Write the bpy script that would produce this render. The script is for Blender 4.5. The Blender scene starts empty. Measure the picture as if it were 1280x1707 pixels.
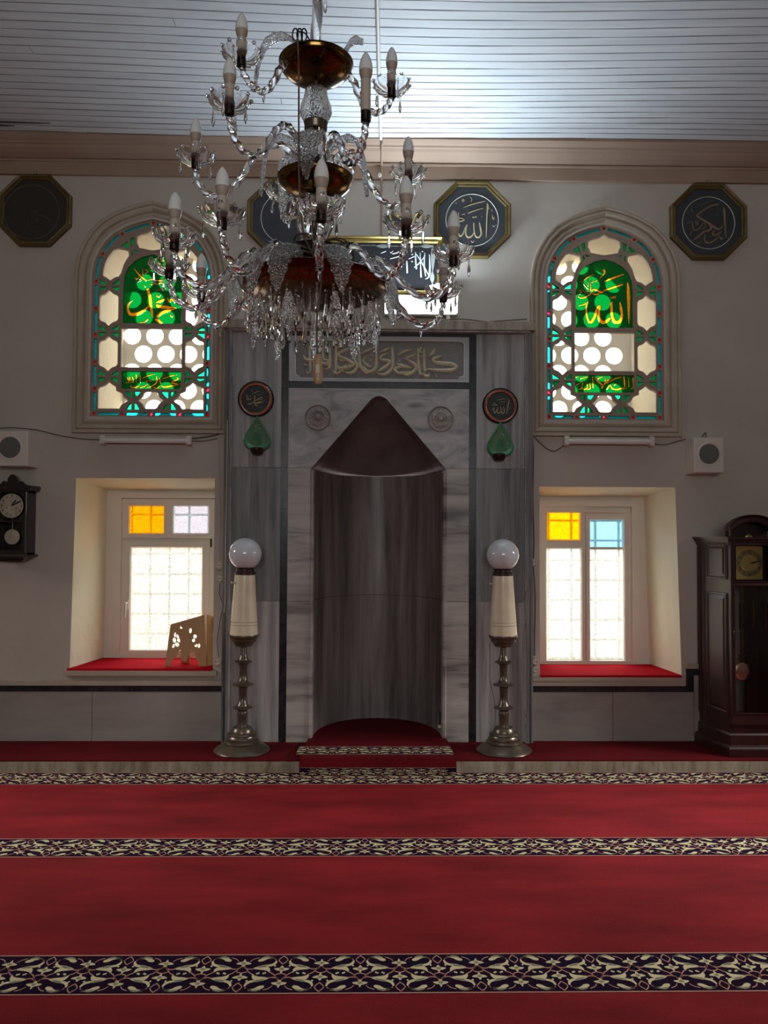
import bpy, bmesh, math, random
from mathutils import Vector, Matrix
from mathutils.geometry import delaunay_2d_cdt
random.seed(7)
PI = math.pi
sc = bpy.context.scene
COL = sc.collection

# ------------------------------------------------------------------ camera
F_PX, CAM = 1283.0, Vector((-0.05029, -5.2, 1.447))
_y, _p, _r = math.radians(0.9708), math.radians(1.72703), math.radians(0.26098)
FW = Vector((math.sin(_y)*math.cos(_p), math.cos(_y)*math.cos(_p), math.sin(_p)))
_rt = Vector((math.cos(_y), -math.sin(_y), 0)); _up = _rt.cross(FW)
RT = _rt*math.cos(_r) + _up*math.sin(_r); UP = _up*math.cos(_r) - _rt*math.sin(_r)
cam = bpy.data.cameras.new('camera'); cam_o = bpy.data.objects.new('camera', cam); COL.objects.link(cam_o)
cam.sensor_fit = 'VERTICAL'; cam.sensor_height = 32.0; cam.lens = F_PX*32.0/1707.0; cam.clip_start = 0.05
m = Matrix.Identity(4)
for i in range(3):
    m[i][0], m[i][1], m[i][2], m[i][3] = RT[i], UP[i], -FW[i], CAM[i]
cam_o.matrix_world = m
sc.camera = cam_o

def at(px, py, Y=0.0):
    """point of the plane y=Y seen at a place of the photograph"""
    d = FW + RT*((px-640)/F_PX) - UP*((py-853.5)/F_PX)
    t = (Y-CAM.y)/d.y
    return CAM + d*t

# ------------------------------------------------------------------ world and light
w = bpy.data.worlds.new('world'); sc.world = w; w.use_nodes = True
bg = w.node_tree.nodes['Background']
bg.inputs[0].default_value = (0.93, 0.96, 1.0, 1); bg.inputs[1].default_value = 12.5
sc.view_settings.view_transform = 'Standard'; sc.view_settings.look = 'None'
sc.view_settings.exposure = 0.0; sc.view_settings.gamma = 1.0; sc.view_settings.use_curve_mapping = False
sc.cycles.max_bounces = 12; sc.cycles.diffuse_bounces = 6; sc.cycles.transmission_bounces = 10
sc.cycles.transparent_max_bounces = 24; sc.cycles.glossy_bounces = 5
sc.cycles.caustics_reflective = False; sc.cycles.caustics_refractive = False
sc.cycles.sample_clamp_indirect = 6.0
SIDE_POWER = 1.0

def portal(name, loc, rot, sx, sy):
    l = bpy.data.lights.new(name, 'AREA'); l.shape = 'RECTANGLE'; l.size = sx; l.size_y = sy
    l.cycles.is_portal = True
    o = bpy.data.objects.new(name, l); o.location = loc; o.rotation_euler = rot; COL.objects.link(o)
    return o

def area(name, loc, rot, sx, sy, power, col):
    l = bpy.data.lights.new(name, 'AREA'); l.shape = 'RECTANGLE'; l.size = sx; l.size_y = sy
    l.energy = power; l.color = col
    o = bpy.data.objects.new(name, l); o.location = loc; o.rotation_euler = rot; COL.objects.link(o)
    return o

# daylight lamps added inside the solid side and back walls, for unseen windows
# (limited spread as from deep openings; side lamps aim down, back lamp slightly up)
def daylight_fill(name, loc, direction, sx, sy, power, col, spread):
    o = area(name, loc, (0, 0, 0), sx, sy, power, col)
    o.rotation_euler = Vector(direction).to_track_quat('-Z', 'Y').to_euler(); o.data.spread = math.radians(spread)
    return o
daylight_fill('daylight_fill_left', (-4.4, -1.3, 1.9), (1, 0.0, -0.66), 1.0, 1.1, 16, (1.0, 0.94, 0.89), 60)
daylight_fill('daylight_fill_right', (4.4, -1.35, 1.9), (-1, 0.0, -0.66), 1.0, 1.1, 29, (1.0, 0.96, 0.93), 60)
daylight_fill('daylight_fill_right_rear', (4.4, -3.5, 1.9), (-1, 0.0, -0.62), 1.2, 1.1, 10, (1.0, 0.95, 0.91), 85)
daylight_fill('daylight_fill_back', (0, -9.4, 2.6), (0, 1, 0.08), 3.0, 1.6, 44, (0.96, 0.97, 0.95), 120)

# ------------------------------------------------------------------ materials
def rgb(r, g, b):
    f = lambda c: (c/255/12.92) if c/255 <= 0.04045 else ((c/255+0.055)/1.055)**2.4
    return (f(r), f(g), f(b), 1)

def new_mat(name):
    mt = bpy.data.materials.new(name); mt.use_nodes = True
    nt = mt.node_tree; b = nt.nodes['Principled BSDF']
    return mt, nt, b

def pmat(name, col, rough=0.6, metal=0.0, noise=None, bump=0.0, bscale=60, spec=0.5, coat=0.0, amount=0.5):
    """noise=(scale, colour2, stretch xyz)"""
    mt, nt, b = new_mat(name)
    b.inputs['Base Color'].default_value = col; b.inputs['Roughness'].default_value = rough
    b.inputs['Metallic'].default_value = metal; b.inputs['Specular IOR Level'].default_value = spec
    b.inputs['Coat Weight'].default_value = coat
    tc = nt.nodes.new('ShaderNodeTexCoord')
    if noise:
        mp = nt.nodes.new('ShaderNodeMapping'); mp.inputs['Scale'].default_value = noise[2]
        nt.links.new(tc.outputs['Object'], mp.inputs[0])
        n = nt.nodes.new('ShaderNodeTexNoise'); n.inputs['Scale'].default_value = noise[0]; n.inputs['Detail'].default_value = 6
        nt.links.new(mp.outputs[0], n.inputs['Vector'])
        r = nt.nodes.new('ShaderNodeValToRGB')
        r.color_ramp.elements[0].position = 0.5-amount*0.4; r.color_ramp.elements[1].position = 0.5+amount*0.4
        r.color_ramp.elements[0].color = col; r.color_ramp.elements[1].color = noise[1]
        nt.links.new(n.outputs['Fac'], r.inputs[0]); nt.links.new(r.outputs[0], b.inputs['Base Color'])
    if bump:
        n2 = nt.nodes.new('ShaderNodeTexNoise'); n2.inputs['Scale'].default_value = bscale; n2.inputs['Detail'].default_value = 4
        nt.links.new(tc.outputs['Object'], n2.inputs['Vector'])
        bp = nt.nodes.new('ShaderNodeBump'); bp.inputs['Strength'].default_value = bump; bp.inputs['Distance'].default_value = 0.01
        nt.links.new(n2.outputs['Fac'], bp.inputs['Height']); nt.links.new(bp.outputs[0], b.inputs['Normal'])
    return mt

def marble(name, base, streak, dark, stretch, scale=3.0, rough=0.35, rot=(0, 0, 0), dist=2.0):
    mt, nt, b = new_mat(name)
    b.inputs['Roughness'].default_value = rough; b.inputs['Specular IOR Level'].default_value = 0.4
    tc = nt.nodes.new('ShaderNodeTexCoord')
    mp = nt.nodes.new('ShaderNodeMapping'); mp.inputs['Scale'].default_value = stretch; mp.inputs['Rotation'].default_value = rot
    nt.links.new(tc.outputs['Object'], mp.inputs[0])
    n = nt.nodes.new('ShaderNodeTexNoise'); n.inputs['Scale'].default_value = scale; n.inputs['Detail'].default_value = 8
    n.inputs['Distortion'].default_value = dist*0.2; n.inputs['Roughness'].default_value = 0.6
    nt.links.new(mp.outputs[0], n.inputs['Vector'])
    r = nt.nodes.new('ShaderNodeValToRGB'); e = r.color_ramp.elements
    e[0].position = 0.30; e[0].color = dark; e[1].position = 0.66; e[1].color = base
    m_ = e.new(0.46); m_.color = streak
    nt.links.new(n.outputs['Fac'], r.inputs[0])
    n3 = nt.nodes.new('ShaderNodeTexNoise'); n3.inputs['Scale'].default_value = 1.3; n3.inputs['Detail'].default_value = 3
    nt.links.new(tc.outputs['Object'], n3.inputs['Vector'])
    mx = nt.nodes.new('ShaderNodeMix'); mx.data_type = 'RGBA'; mx.blend_type = 'MULTIPLY'; mx.inputs['Factor'].default_value = 0.12
    nt.links.new(r.outputs[0], mx.inputs[6]); nt.links.new(n3.outputs['Fac'], mx.inputs[7])
    nt.links.new(mx.outputs[2], b.inputs['Base Color'])
    return mt

def pane_mat(name, col, transp=0.7, gloss=0.05, tex=0.0, scale=120.0, tcol=None):
    """thin sheet of window glass: see-through, a little milky, a little shine; tex = pressed pattern"""
    mt = bpy.data.materials.new(name); mt.use_nodes = True; nt = mt.node_tree; nt.nodes.clear()
    out = nt.nodes.new('ShaderNodeOutputMaterial')
    tr = nt.nodes.new('ShaderNodeBsdfTransparent'); tr.inputs[0].default_value = col
    tl = nt.nodes.new('ShaderNodeBsdfTranslucent'); tl.inputs[0].default_value = tcol or col
    gl = nt.nodes.new('ShaderNodeBsdfGlossy'); gl.inputs[0].default_value = (1, 1, 1, 1); gl.inputs[1].default_value = 0.15
    m1 = nt.nodes.new('ShaderNodeMixShader'); m1.inputs[0].default_value = transp
    nt.links.new(tl.outputs[0], m1.inputs[1]); nt.links.new(tr.outputs[0], m1.inputs[2])
    m2 = nt.nodes.new('ShaderNodeMixShader'); m2.inputs[0].default_value = gloss
    nt.links.new(m1.outputs[0], m2.inputs[1]); nt.links.new(gl.outputs[0], m2.inputs[2])
    nt.links.new(m2.outputs[0], out.inputs[0])
    if tex:
        tc = nt.nodes.new('ShaderNodeTexCoord')
        v = nt.nodes.new('ShaderNodeTexNoise'); v.inputs['Scale'].default_value = scale; v.inputs['Detail'].default_value = 1
        v.inputs['Distortion'].default_value = 1.5
        mp = nt.nodes.new('ShaderNodeMapping'); mp.inputs['Scale'].default_value = (1, 1, 1.6)
        nt.links.new(tc.outputs['Object'], mp.inputs[0]); nt.links.new(mp.outputs[0], v.inputs['Vector'])
        r = nt.nodes.new('ShaderNodeValToRGB'); e = r.color_ramp.elements
        e[0].position = 0.38; e[1].position = 0.62
        d = tuple(c*(1-tex) for c in col[:3])+(1,)
        e[0].color = d; e[1].color = col
        nt.links.new(v.outputs['Fac'], r.inputs[0]); nt.links.new(r.outputs[0], tr.inputs[0]); nt.links.new(r.outputs[0], tl.inputs[0])
    return mt

def glass_mat(name, col=(1, 1, 1, 1), rough=0.02, ior=1.5, bump=0, bscale=100):
    mt, nt, b = new_mat(name)
    b.inputs['Base Color'].default_value = col; b.inputs['Roughness'].default_value = rough
    b.inputs['Transmission Weight'].default_value = 1.0; b.inputs['IOR'].default_value = ior
    if bump:
        tc = nt.nodes.new('ShaderNodeTexCoord'); n2 = nt.nodes.new('ShaderNodeTexVoronoi'); n2.inputs['Scale'].default_value = bscale
        nt.links.new(tc.outputs['Object'], n2.inputs['Vector'])
        bp = nt.nodes.new('ShaderNodeBump'); bp.inputs['Strength'].default_value = bump; bp.inputs['Distance'].default_value = 0.004
        nt.links.new(n2.outputs['Distance'], bp.inputs['Height']); nt.links.new(bp.outputs[0], b.inputs['Normal'])
    return mt

def emit_mat(name, col, s):
    mt, nt, b = new_mat(name)
    b.inputs['Base Color'].default_value = (0.8, 0.8, 0.8, 1)
    b.inputs['Emission Color'].default_value = col; b.inputs['Emission Strength'].default_value = s
    return mt

M = {}
M['wall'] = pmat('plaster wall', rgb(200, 191, 180), 0.9, noise=(1.2, rgb(182, 173, 163), (1, 1, 1)), bump=0.25, bscale=14, spec=0.1)
M['reveal'] = pmat('cream plaster reveal', rgb(234, 230, 208), 0.9, bump=0.3, bscale=18, spec=0.1)
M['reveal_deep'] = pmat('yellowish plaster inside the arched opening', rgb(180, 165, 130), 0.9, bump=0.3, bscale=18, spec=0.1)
M['cornice'] = pmat('cornice paint', rgb(172, 148, 130), 0.8, noise=(2, rgb(156, 132, 114), (1, 1, 1)), spec=0.2)
M['board'] = pmat('white painted ceiling board', rgb(215, 217, 218), 0.6, noise=(3, rgb(196, 199, 202), (0.5, 6, 1)), bump=0.15, bscale=30)
M['board_gap'] = pmat('board gap', rgb(92, 74, 66), 0.9)
M['stone'] = pmat('painted stone frame', rgb(182, 168, 150), 0.8, noise=(5, rgb(166, 152, 134), (1, 1, 1)), bump=0.2, bscale=40, spec=0.2)
M['tracery'] = pmat('plaster tracery', rgb(158, 138, 122), 0.85, spec=0.1)
M['marble_v'] = marble('grey marble with upright streaks', rgb(188, 184, 182), rgb(148, 144, 143), rgb(88, 86, 92), (7, 7, 0.35), 2.2)
M['marble_v2'] = marble('darker grey marble slab', rgb(150, 148, 147), rgb(118, 116, 117), rgb(70, 69, 74), (6, 6, 0.35), 2.6)
M['marble_h'] = marble('pale marble with level streaks', rgb(198, 190, 182), rgb(168, 161, 155), rgb(92, 86, 88), (0.8, 1, 6), 1.6)
M['marble_c'] = marble('clouded marble', rgb(196, 192, 190), rgb(162, 159, 158), rgb(106, 104, 108), (1.6, 1, 3.4), 2.4, rot=(0, 0.6, 0), dist=6)
M['marble_low'] = marble('wainscot marble', rgb(166, 158, 152), rgb(154, 147, 141), rgb(128, 122, 120), (0.8, 1, 3.0), 1.4)
M['marble_black'] = marble('black marble', rgb(52, 52, 58), rgb(38, 38, 43), rgb(24, 24, 28), (2, 2, 2), 5, 0.25, dist=8)
M['marble_step'] = marble('step marble', rgb(176, 166, 150), rgb(150, 138, 120), rgb(112, 98, 78), (12, 1, 3), 1.5, rot=(0, 0.5, 0))
M['marble_niche'] = marble('niche marble', rgb(158, 150, 146), rgb(124, 116, 114), rgb(78, 73, 74), (6, 6, 0.4), 2.0)
M['marble_cone'] = marble('niche hood marble', rgb(140, 130, 130), rgb(122, 111, 111), rgb(86, 78, 80), (2, 2, 1.2), 1.6)
M['marble_panel'] = pmat('carved marble panel', rgb(188, 188, 192), 0.5, noise=(4, rgb(168, 169, 174), (1, 1, 2)))
M['marble_panel_rough'] = pmat('pecked marble ground', rgb(142, 140, 136), 0.8, bump=1.0, bscale=70)
M['letter_stone'] = pmat('gilt stone letters', rgb(222, 214, 184), 0.5, spec=0.5)
M['red'] = pmat('red carpet pile', rgb(148, 32, 38), 0.9, noise=(2.6, rgb(100, 15, 21), (0.6, 1.8, 1)), bump=0.6, bscale=260, spec=0.15, amount=0.6)
M['red_shaded'] = pmat('red carpet pile with painted shade', rgb(104, 16, 24), 0.9, noise=(2.6, rgb(80, 10, 16), (0.6, 1.8, 1)), bump=0.6, bscale=260, spec=0.1, amount=0.6)  # darker copy of the red pile, the shade near the wall painted in
M['red_sill'] = pmat('red sill carpet', rgb(178, 16, 32), 0.95, bump=0.5, bscale=260, spec=0.05)
M['navy'] = pmat('navy carpet pile', rgb(26, 18, 44), 0.95, noise=(14, rgb(38, 14, 34), (1, 1, 1)), bump=0.5, bscale=260, spec=0.05)
M['cream_pile'] = pmat('cream carpet pile', rgb(208, 194, 154), 0.95, spec=0.05)
M['grey_pile'] = pmat('grey green carpet pile', rgb(138, 136, 112), 0.95, spec=0.05)
M['pink_pile'] = pmat('rose carpet pile', rgb(190, 140, 120), 0.95, spec=0.05)
M['brass'] = pmat('old brass', rgb(124, 98, 54), 0.16, 1.0, noise=(6, rgb(96, 70, 38), (1, 1, 1)))
M['brass_dark'] = pmat('dark bronze', rgb(116, 106, 92), 0.32, 0.65, noise=(10, rgb(84, 74, 62), (1, 1, 1)))
M['copper'] = pmat('copper', rgb(214, 178, 158), 0.25, 1.0)
M['gilt'] = pmat('gilt moulding', rgb(168, 146, 84), 0.35, 0.8, noise=(8, rgb(120, 100, 50), (1, 1, 1)))
M['olive_gilt'] = pmat('dull gilt wood', rgb(112, 94, 48), 0.5, 0.3, noise=(10, rgb(88, 70, 34), (1, 1, 1)))
M['slate'] = pmat('dark slate board', rgb(58, 62, 66), 0.7, noise=(9, rgb(50, 53, 58), (1, 1, 1)))
M['slate_dark'] = pmat('dark brown board', rgb(50, 44, 38), 0.7)
M['white_line'] = pmat('white painted line', rgb(225, 222, 210), 0.6)
M['gold_ink'] = pmat('gold lettering', rgb(190, 172, 130), 0.45, 0.2)
M['gold_dim'] = pmat('faded gold lettering', rgb(140, 116, 84), 0.5, 0.1)
M['gold_faint'] = pmat('dark dull lettering', rgb(84, 72, 56), 0.6)  # darker than the lettering of the other plaques
M['silver_ink'] = pmat('silver lettering', rgb(160, 164, 168), 0.5, 0.1)
M['black'] = pmat('black board', rgb(14, 14, 18), 0.5)
M['black_plastic'] = pmat('black plastic', rgb(18, 18, 20), 0.4)
M['plastic'] = pmat('white plastic', rgb(214, 206, 194), 0.45)
M['plastic_old'] = pmat('yellowed plastic', rgb(190, 176, 154), 0.5)
M['grille'] = pmat('grey speaker cloth', rgb(120, 122, 118), 0.8, bump=0.8, bscale=500)
M['pvc'] = pmat('white window plastic', rgb(232, 227, 217), 0.4)
M['sill_board'] = pmat('painted sill board', rgb(176, 160, 142), 0.6)
M['dark_wood'] = pmat('dark polished wood', rgb(40, 24, 20), 0.35, noise=(8, rgb(26, 15, 13), (1, 1, 0.2)), coat=0.3)
M['mahogany'] = pmat('mahogany', rgb(52, 17, 14), 0.42, noise=(7, rgb(32, 10, 9), (3, 3, 0.3)), coat=0.1)
M['stand_wood'] = pmat('pale stand wood', rgb(196, 160, 116), 0.6, noise=(9, rgb(176, 138, 96), (1, 1, 0.3)))
M['dial'] = pmat('clock dial', rgb(196, 188, 168), 0.5, noise=(20, rgb(168, 156, 130), (1, 1, 1)))
M['dial_brass'] = pmat('brass dial', rgb(176, 156, 92), 0.4, 0.7)
M['dial_dark'] = pmat('dial ring', rgb(128, 114, 74), 0.4, 0.5)
M['ivory'] = pmat('ivory enamel shade', rgb(226, 212, 184), 0.35, noise=(12, rgb(214, 198, 168), (1, 1, 1)), coat=0.2)
M['opal'] = pmat('opal glass globe', rgb(216, 220, 226), 0.08, coat=0.6)
M['sleeve'] = pmat('candle sleeve', rgb(196, 182, 168), 0.6)
M['bulb'] = pmat('frosted bulb', rgb(232, 234, 232), 0.25)
M['bulb_base'] = pmat('bulb collar', rgb(178, 158, 144), 0.5)
M['socket'] = pmat('dark metal socket', rgb(44, 36, 32), 0.4, 0.7)
M['cord'] = pmat('brown cord', rgb(96, 74, 60), 0.6)
M['cable'] = pmat('grey cable', rgb(92, 80, 72), 0.6)
M['switch'] = pmat('beige switch plastic', rgb(176, 138, 104), 0.4)
M['tube'] = pmat('fluorescent tube glass', rgb(225, 222, 214), 0.2)
M['crystal'] = glass_mat('clear crystal')
M['crystal_leaf'] = glass_mat('pressed crystal leaf', (0.96, 0.98, 1, 1), 0.05, 1.5, 1.0, 160)
M['green_plastic'] = pmat('green translucent shade', rgb(96, 176, 128), 0.3, coat=0.3)
M['green_plastic'].node_tree.nodes['Principled BSDF'].inputs['Transmission Weight'].default_value = 0.25
M['filigree'] = pmat('dark green filigree', rgb(74, 104, 74), 0.5, noise=(110, rgb(130, 160, 118), (1, 1, 1)), bump=1.0, bscale=90, amount=0.3)
M['iron'] = pmat('painted iron bars', rgb(150, 146, 124), 0.6)
M['screen'] = pmat('pierced plaster screen', rgb(200, 196, 182), 0.9, spec=0.1)
_b = M['screen'].node_tree.nodes['Principled BSDF']
M['pane_clear'] = pane_mat('clear pane', (0.97, 0.97, 0.95, 1), 0.9, 0.02)
M['pane_green'] = pane_mat('green pane', rgb(5, 142, 84), 0.8, 0.03, 0.15, 90)
M['pane_cyan'] = pane_mat('turquoise pane', rgb(12, 150, 172), 0.8, 0.03, 0.3, 60)
M['pane_red'] = pane_mat('red pane', rgb(178, 16, 42), 0.8, 0.03)
M['pane_amber'] = pane_mat('amber pane', rgb(226, 140, 16), 0.55, 0.04, 0.45, 50)
M['lead'] = pmat('dark leading', rgb(48, 34, 22), 0.6)
M['pane_frost'] = pane_mat('pressed clear glass', (0.88, 0.88, 0.84, 1), 0.70, 0.03, 0.5, 75)
M['pane_orange'] = pane_mat('orange pressed glass', rgb(255, 170, 4), 0.8, 0.04, 0.4, 75)
M['pane_blue'] = pane_mat('pale blue pressed glass', rgb(130, 182, 222), 0.8, 0.04, 0.25, 75)
M['pane_paleblue'] = pane_mat('faint blue pressed glass', rgb(196, 212, 238), 0.82, 0.04, 0.3, 75)
M['clock_glass'] = pane_mat('clock door glass', (0.9, 0.9, 0.9, 1), 0.92, 0.05)
M['ground'] = pmat('outdoor paving', rgb(190, 186, 176), 0.9)
M['outside_wall'] = pmat('pink washed outside wall', rgb(146, 122, 110), 0.9)
M['dimming_wall_pale'] = pmat('pale dimming wall', rgb(178, 176, 160), 0.9)
M['led'] = emit_mat('lit lamp panel', (0.80, 0.92, 1.0, 1), 30.0)

# ------------------------------------------------------------------ mesh helpers
def inside(x, y, P):
    c = False; n = len(P); j = n-1
    for i in range(n):
        xi, yi, xj, yj = P[i][0], P[i][1], P[j][0], P[j][1]
        if (yi > y) != (yj > y) and x < (xj-xi)*(y-yi)/(yj-yi)+xi: c = not c
        j = i
    return c

class MB:
    def __init__(s): s.bm = bmesh.new(); s.mats = []; s.mi = 0
    def mat(s, mt):
        mt = M[mt] if isinstance(mt, str) else mt
        if mt not in s.mats: s.mats.append(mt)
        s.mi = s.mats.index(mt); return s
    def face(s, vs):
        try:
            f = s.bm.faces.new(vs); f.material_index = s.mi; return f
        except ValueError: return None
    def v(s, p): return s.bm.verts.new(p)
    def box(s, a, b):
        x0, y0, z0 = a; x1, y1, z1 = b
        x0, x1 = min(x0, x1), max(x0, x1); y0, y1 = min(y0, y1), max(y0, y1); z0, z1 = min(z0, z1), max(z0, z1)
        q = [s.v(p) for p in ((x0,y0,z0),(x1,y0,z0),(x1,y1,z0),(x0,y1,z0),(x0,y0,z1),(x1,y0,z1),(x1,y1,z1),(x0,y1,z1))]
        for f in ((3,2,1,0),(4,5,6,7),(0,1,5,4),(1,2,6,5),(2,3,7,6),(3,0,4,7)): s.face([q[i] for i in f])
        return s
    def loft(s, rings, close=True, cap0=False, cap1=False):
        R_ = [[s.v(p) for p in r] for r in rings]; n = len(R_[0])
        for a, b in zip(R_, R_[1:]):
            for i in range(n if close else n-1):
                j = (i+1) % n; s.face([a[i], a[j], b[j], b[i]])
        if cap0: s.face(R_[0][::-1])
        if cap1: s.face(R_[-1])
        return s
    def lathe(s, prof, c=(0, 0, 0), seg=24, lobes=0, amp=0.0, axis='Z', cap0=True, cap1=True):
        rings = []
        for r, z in prof:
            ring = []
            for i in range(seg):
                a = 2*PI*i/seg; rr = max(r, 1e-5)*(1+amp*abs(math.cos(lobes*a/2)) if lobes else 1)
                x, y = rr*math.cos(a), rr*math.sin(a)
                ring.append((c[0]+x, c[1]+y, c[2]+z) if axis == 'Z' else (c[0]+x, c[1]-z, c[2]+y))
            rings.append(ring)
        return s.loft(rings, True, cap0 and prof[0][0] > 1e-4, cap1 and prof[-1][0] > 1e-4)
    def tube(s, pts, r, seg=8, twist=0.0, lobes=0, amp=0.0, caps=True):
        pts = [Vector(p) for p in pts]; n = len(pts); rings = []
        rr = r if isinstance(r, (list, tuple)) else [r]*n
        up = None
        for i, p in enumerate(pts):
            t = (pts[min(i+1, n-1)]-pts[max(i-1, 0)])
            t = t.normalized() if t.length > 1e-9 else Vector((0, 0, 1))
            if up is None:
                up = Vector((0, 0, 1)) if abs(t.z) < 0.9 else Vector((0, 1, 0))
            a = t.cross(up)
            if a.length < 1e-6: a = t.cross(Vector((1, 0, 0)))
            a.normalize(); b = a.cross(t).normalized(); up = b
            ring = []
            for k in range(seg):
                an = 2*PI*k/seg
                q = rr[i]*(1+(amp*math.cos(lobes*an) if lobes else 0)); an2 = an+twist*i
                ring.append(p+a*(q*math.cos(an2))+b*(q*math.sin(an2)))
            rings.append(ring)
        return s.loft(rings, True, caps, caps)
    def plate(s, outer, holes, y0, y1, sides=True):
        """polygon with holes in the xz plane, from y0 (front) to y1"""
        loops = [outer]+list(holes); vs, es = [], []
        for L in loops:
            k = len(vs); vs += [Vector((p[0], p[1])) for p in L]; es += [(k+i, k+(i+1) % len(L)) for i in range(len(L))]
        ov, oe, of, *_ = delaunay_2d_cdt(vs, es, [], 1, 1e-6)
        keep = []
        for f in of:
            cx = sum(ov[i].x for i in f)/len(f); cy = sum(ov[i].y for i in f)/len(f)
            if inside(cx, cy, outer) and not any(inside(cx, cy, h) for h in holes): keep.append(f)
        of = keep
        fr = [s.v((p.x, y0, p.y)) for p in ov]
        bk = [s.v((p.x, y1, p.y)) for p in ov] if y1 != y0 else None
        for f in of:
            s.face([fr[i] for i in f])
            if bk: s.face([bk[i] for i in reversed(f)])
        if bk and sides:
            for L in loops:
                n = len(L)
                a = [s.v((p[0], y0, p[1])) for p in L]; b = [s.v((p[0], y1, p[1])) for p in L]
                for i in range(n): s.face([a[i], a[(i+1) % n], b[(i+1) % n], b[i]])
        return s
    def sweep(s, path, prof, closed=True):
        """prof = [(offset outward, y)], path in xz"""
        rings = []
        for d, y in prof:
            q = offset(path, d, closed); rings.append([(p[0], y, p[1]) for p in q])
        return s.loft(rings, closed)
    def build(s, name, parent=None, org=None, smooth=False, weld=True):
        if weld: bmesh.ops.remove_doubles(s.bm, verts=s.bm.verts, dist=1e-6)
        bmesh.ops.recalc_face_normals(s.bm, faces=s.bm.faces)
        o_ = Vector(org) if org is not None else (parent.get('_org') and Vector(parent['_org']) if parent else None) or Vector((0, 0, 0))
        if o_.length: bmesh.ops.translate(s.bm, verts=s.bm.verts, vec=-o_)
        me = bpy.data.meshes.new(name); s.bm.to_mesh(me); s.bm.free()
        for mt in s.mats: me.materials.append(mt)
        if smooth:
            me.shade_smooth() if hasattr(me, 'shade_smooth') else None
            try: me.set_sharp_from_angle(angle=math.radians(38))
            except Exception: pass
        ob = bpy.data.objects.new(name, me); COL.objects.link(ob)
        if parent:
            ob.parent = parent
            if o_.length: ob['_org'] = list(o_)
        elif o_.length: ob.location = o_
        return ob

def offset(P, d, closed=True):
    """offset a counter-clockwise polygon outwards"""
    n = len(P); out = []
    ar = sum(P[i][0]*P[(i+1) % n][1]-P[(i+1) % n][0]*P[i][1] for i in range(n))
    sg = 1 if ar > 0 else -1
    for i in range(n):
        p = Vector(P[i][:2])
        a = Vector(P[i-1][:2]) if (closed or i > 0) else None
        b = Vector(P[(i+1) % n][:2]) if (closed or i < n-1) else None
        ns = []
        for u, v in ((a, p), (p, b)):
            if u is None or v is None: continue
            t = (v-u)
            if t.length < 1e-9: continue
            t.normalize(); ns.append(Vector((t.y, -t.x))*sg)
        nn = sum(ns, Vector((0, 0))); nn.normalize()
        k = 1/max(0.35, nn.dot(ns[0]))
        out.append((p.x+nn.x*d*k, p.y+nn.y*d*k))
    return out

def empty(name, loc=(0, 0, 0), rz=0.0):
    o = bpy.data.objects.new(name, None); COL.objects.link(o); o.location = loc; o.rotation_euler = (0, 0, rz)
    o.empty_display_size = 0.1
    return o
def wroot(name, loc):
    """root whose children are given in world coordinates"""
    o = empty(name, loc); o['_org'] = list(loc); return o
def tag(o, label, cat, group=None):
    o['label'] = label; o['category'] = cat
    if group: o['group'] = group
    return o
def struct(o): o['kind'] = 'structure'; return o
def copy_tree(o, parent=None):
    c = o.copy(); COL.objects.link(c)
    if parent is not None: c.parent = parent
    for ch in [x for x in bpy.data.objects if x.parent == o]: copy_tree(ch, c)
    return c

def catmull(P, n=6):
    if len(P) < 3: 
        return [tuple(P[0][k]+(P[1][k]-P[0][k])*i/n for k in range(len(P[0]))) for i in range(n+1)]
    out = []
    Q = [P[0]]+list(P)+[P[-1]]
    for i in range(1, len(Q)-2):
        for j in range(n):
            t = j/n
            out.append(tuple(0.5*((2*Q[i][k])+(-Q[i-1][k]+Q[i+1][k])*t+(2*Q[i-1][k]-5*Q[i][k]+4*Q[i+1][k]-Q[i+2][k])*t*t+(-Q[i-1][k]+3*Q[i][k]-3*Q[i+1][k]+Q[i+2][k])*t**3) for k in range(len(P[0]))))
    out.append(tuple(P[-1])); return out

def stroke(mb, pts, mapf, w=None, nib=None, h=0.004, n=5, flat=False):
    """pen stroke as a raised ridge. pts (u,v) or (u,v,w). mapf(u,v,lift)->point. w in uv units"""
    P = [tuple(p) if len(p) == 3 else (p[0], p[1], w) for p in pts]
    S = catmull(P, n); rings = []
    L = len(S)
    for i, p in enumerate(S):
        q0, q1 = S[max(i-1, 0)], S[min(i+1, L-1)]
        dx, dy = q1[0]-q0[0], q1[1]-q0[1]; l = math.hypot(dx, dy) or 1; dx /= l; dy /= l
        ww = p[2]
        if nib is not None:
            ww *= 0.3+0.7*abs(math.sin(math.atan2(dy, dx)-nib))
            if i == 0 or i == L-1: ww *= 0.5
        nx, ny = -dy*ww/2, dx*ww/2
        rings.append([mapf(p[0]+nx, p[1]+ny, 0), mapf(p[0]+nx*0.75, p[1]+ny*0.75, h*0.6), mapf(p[0], p[1], h),
                      mapf(p[0]-nx*0.75, p[1]-ny*0.75, h*0.6), mapf(p[0]-nx, p[1]-ny, 0)] if not flat else
                     [mapf(p[0]+nx, p[1]+ny, h), mapf(p[0]-nx, p[1]-ny, h)])
    mb.loft(rings, False)
    return mb
def dot(mb, c, mapf, r, h=0.004):
    k = [mb.v(mapf(c[0]+r*math.cos(a), c[1]+r*math.sin(a), 0)) for a in (0.4, 0.4+PI/2, 0.4+PI, 0.4+3*PI/2)]
    t = mb.v(mapf(c[0], c[1], h))
    for i in range(4): mb.face([k[i], k[(i+1) % 4], t])
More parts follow.
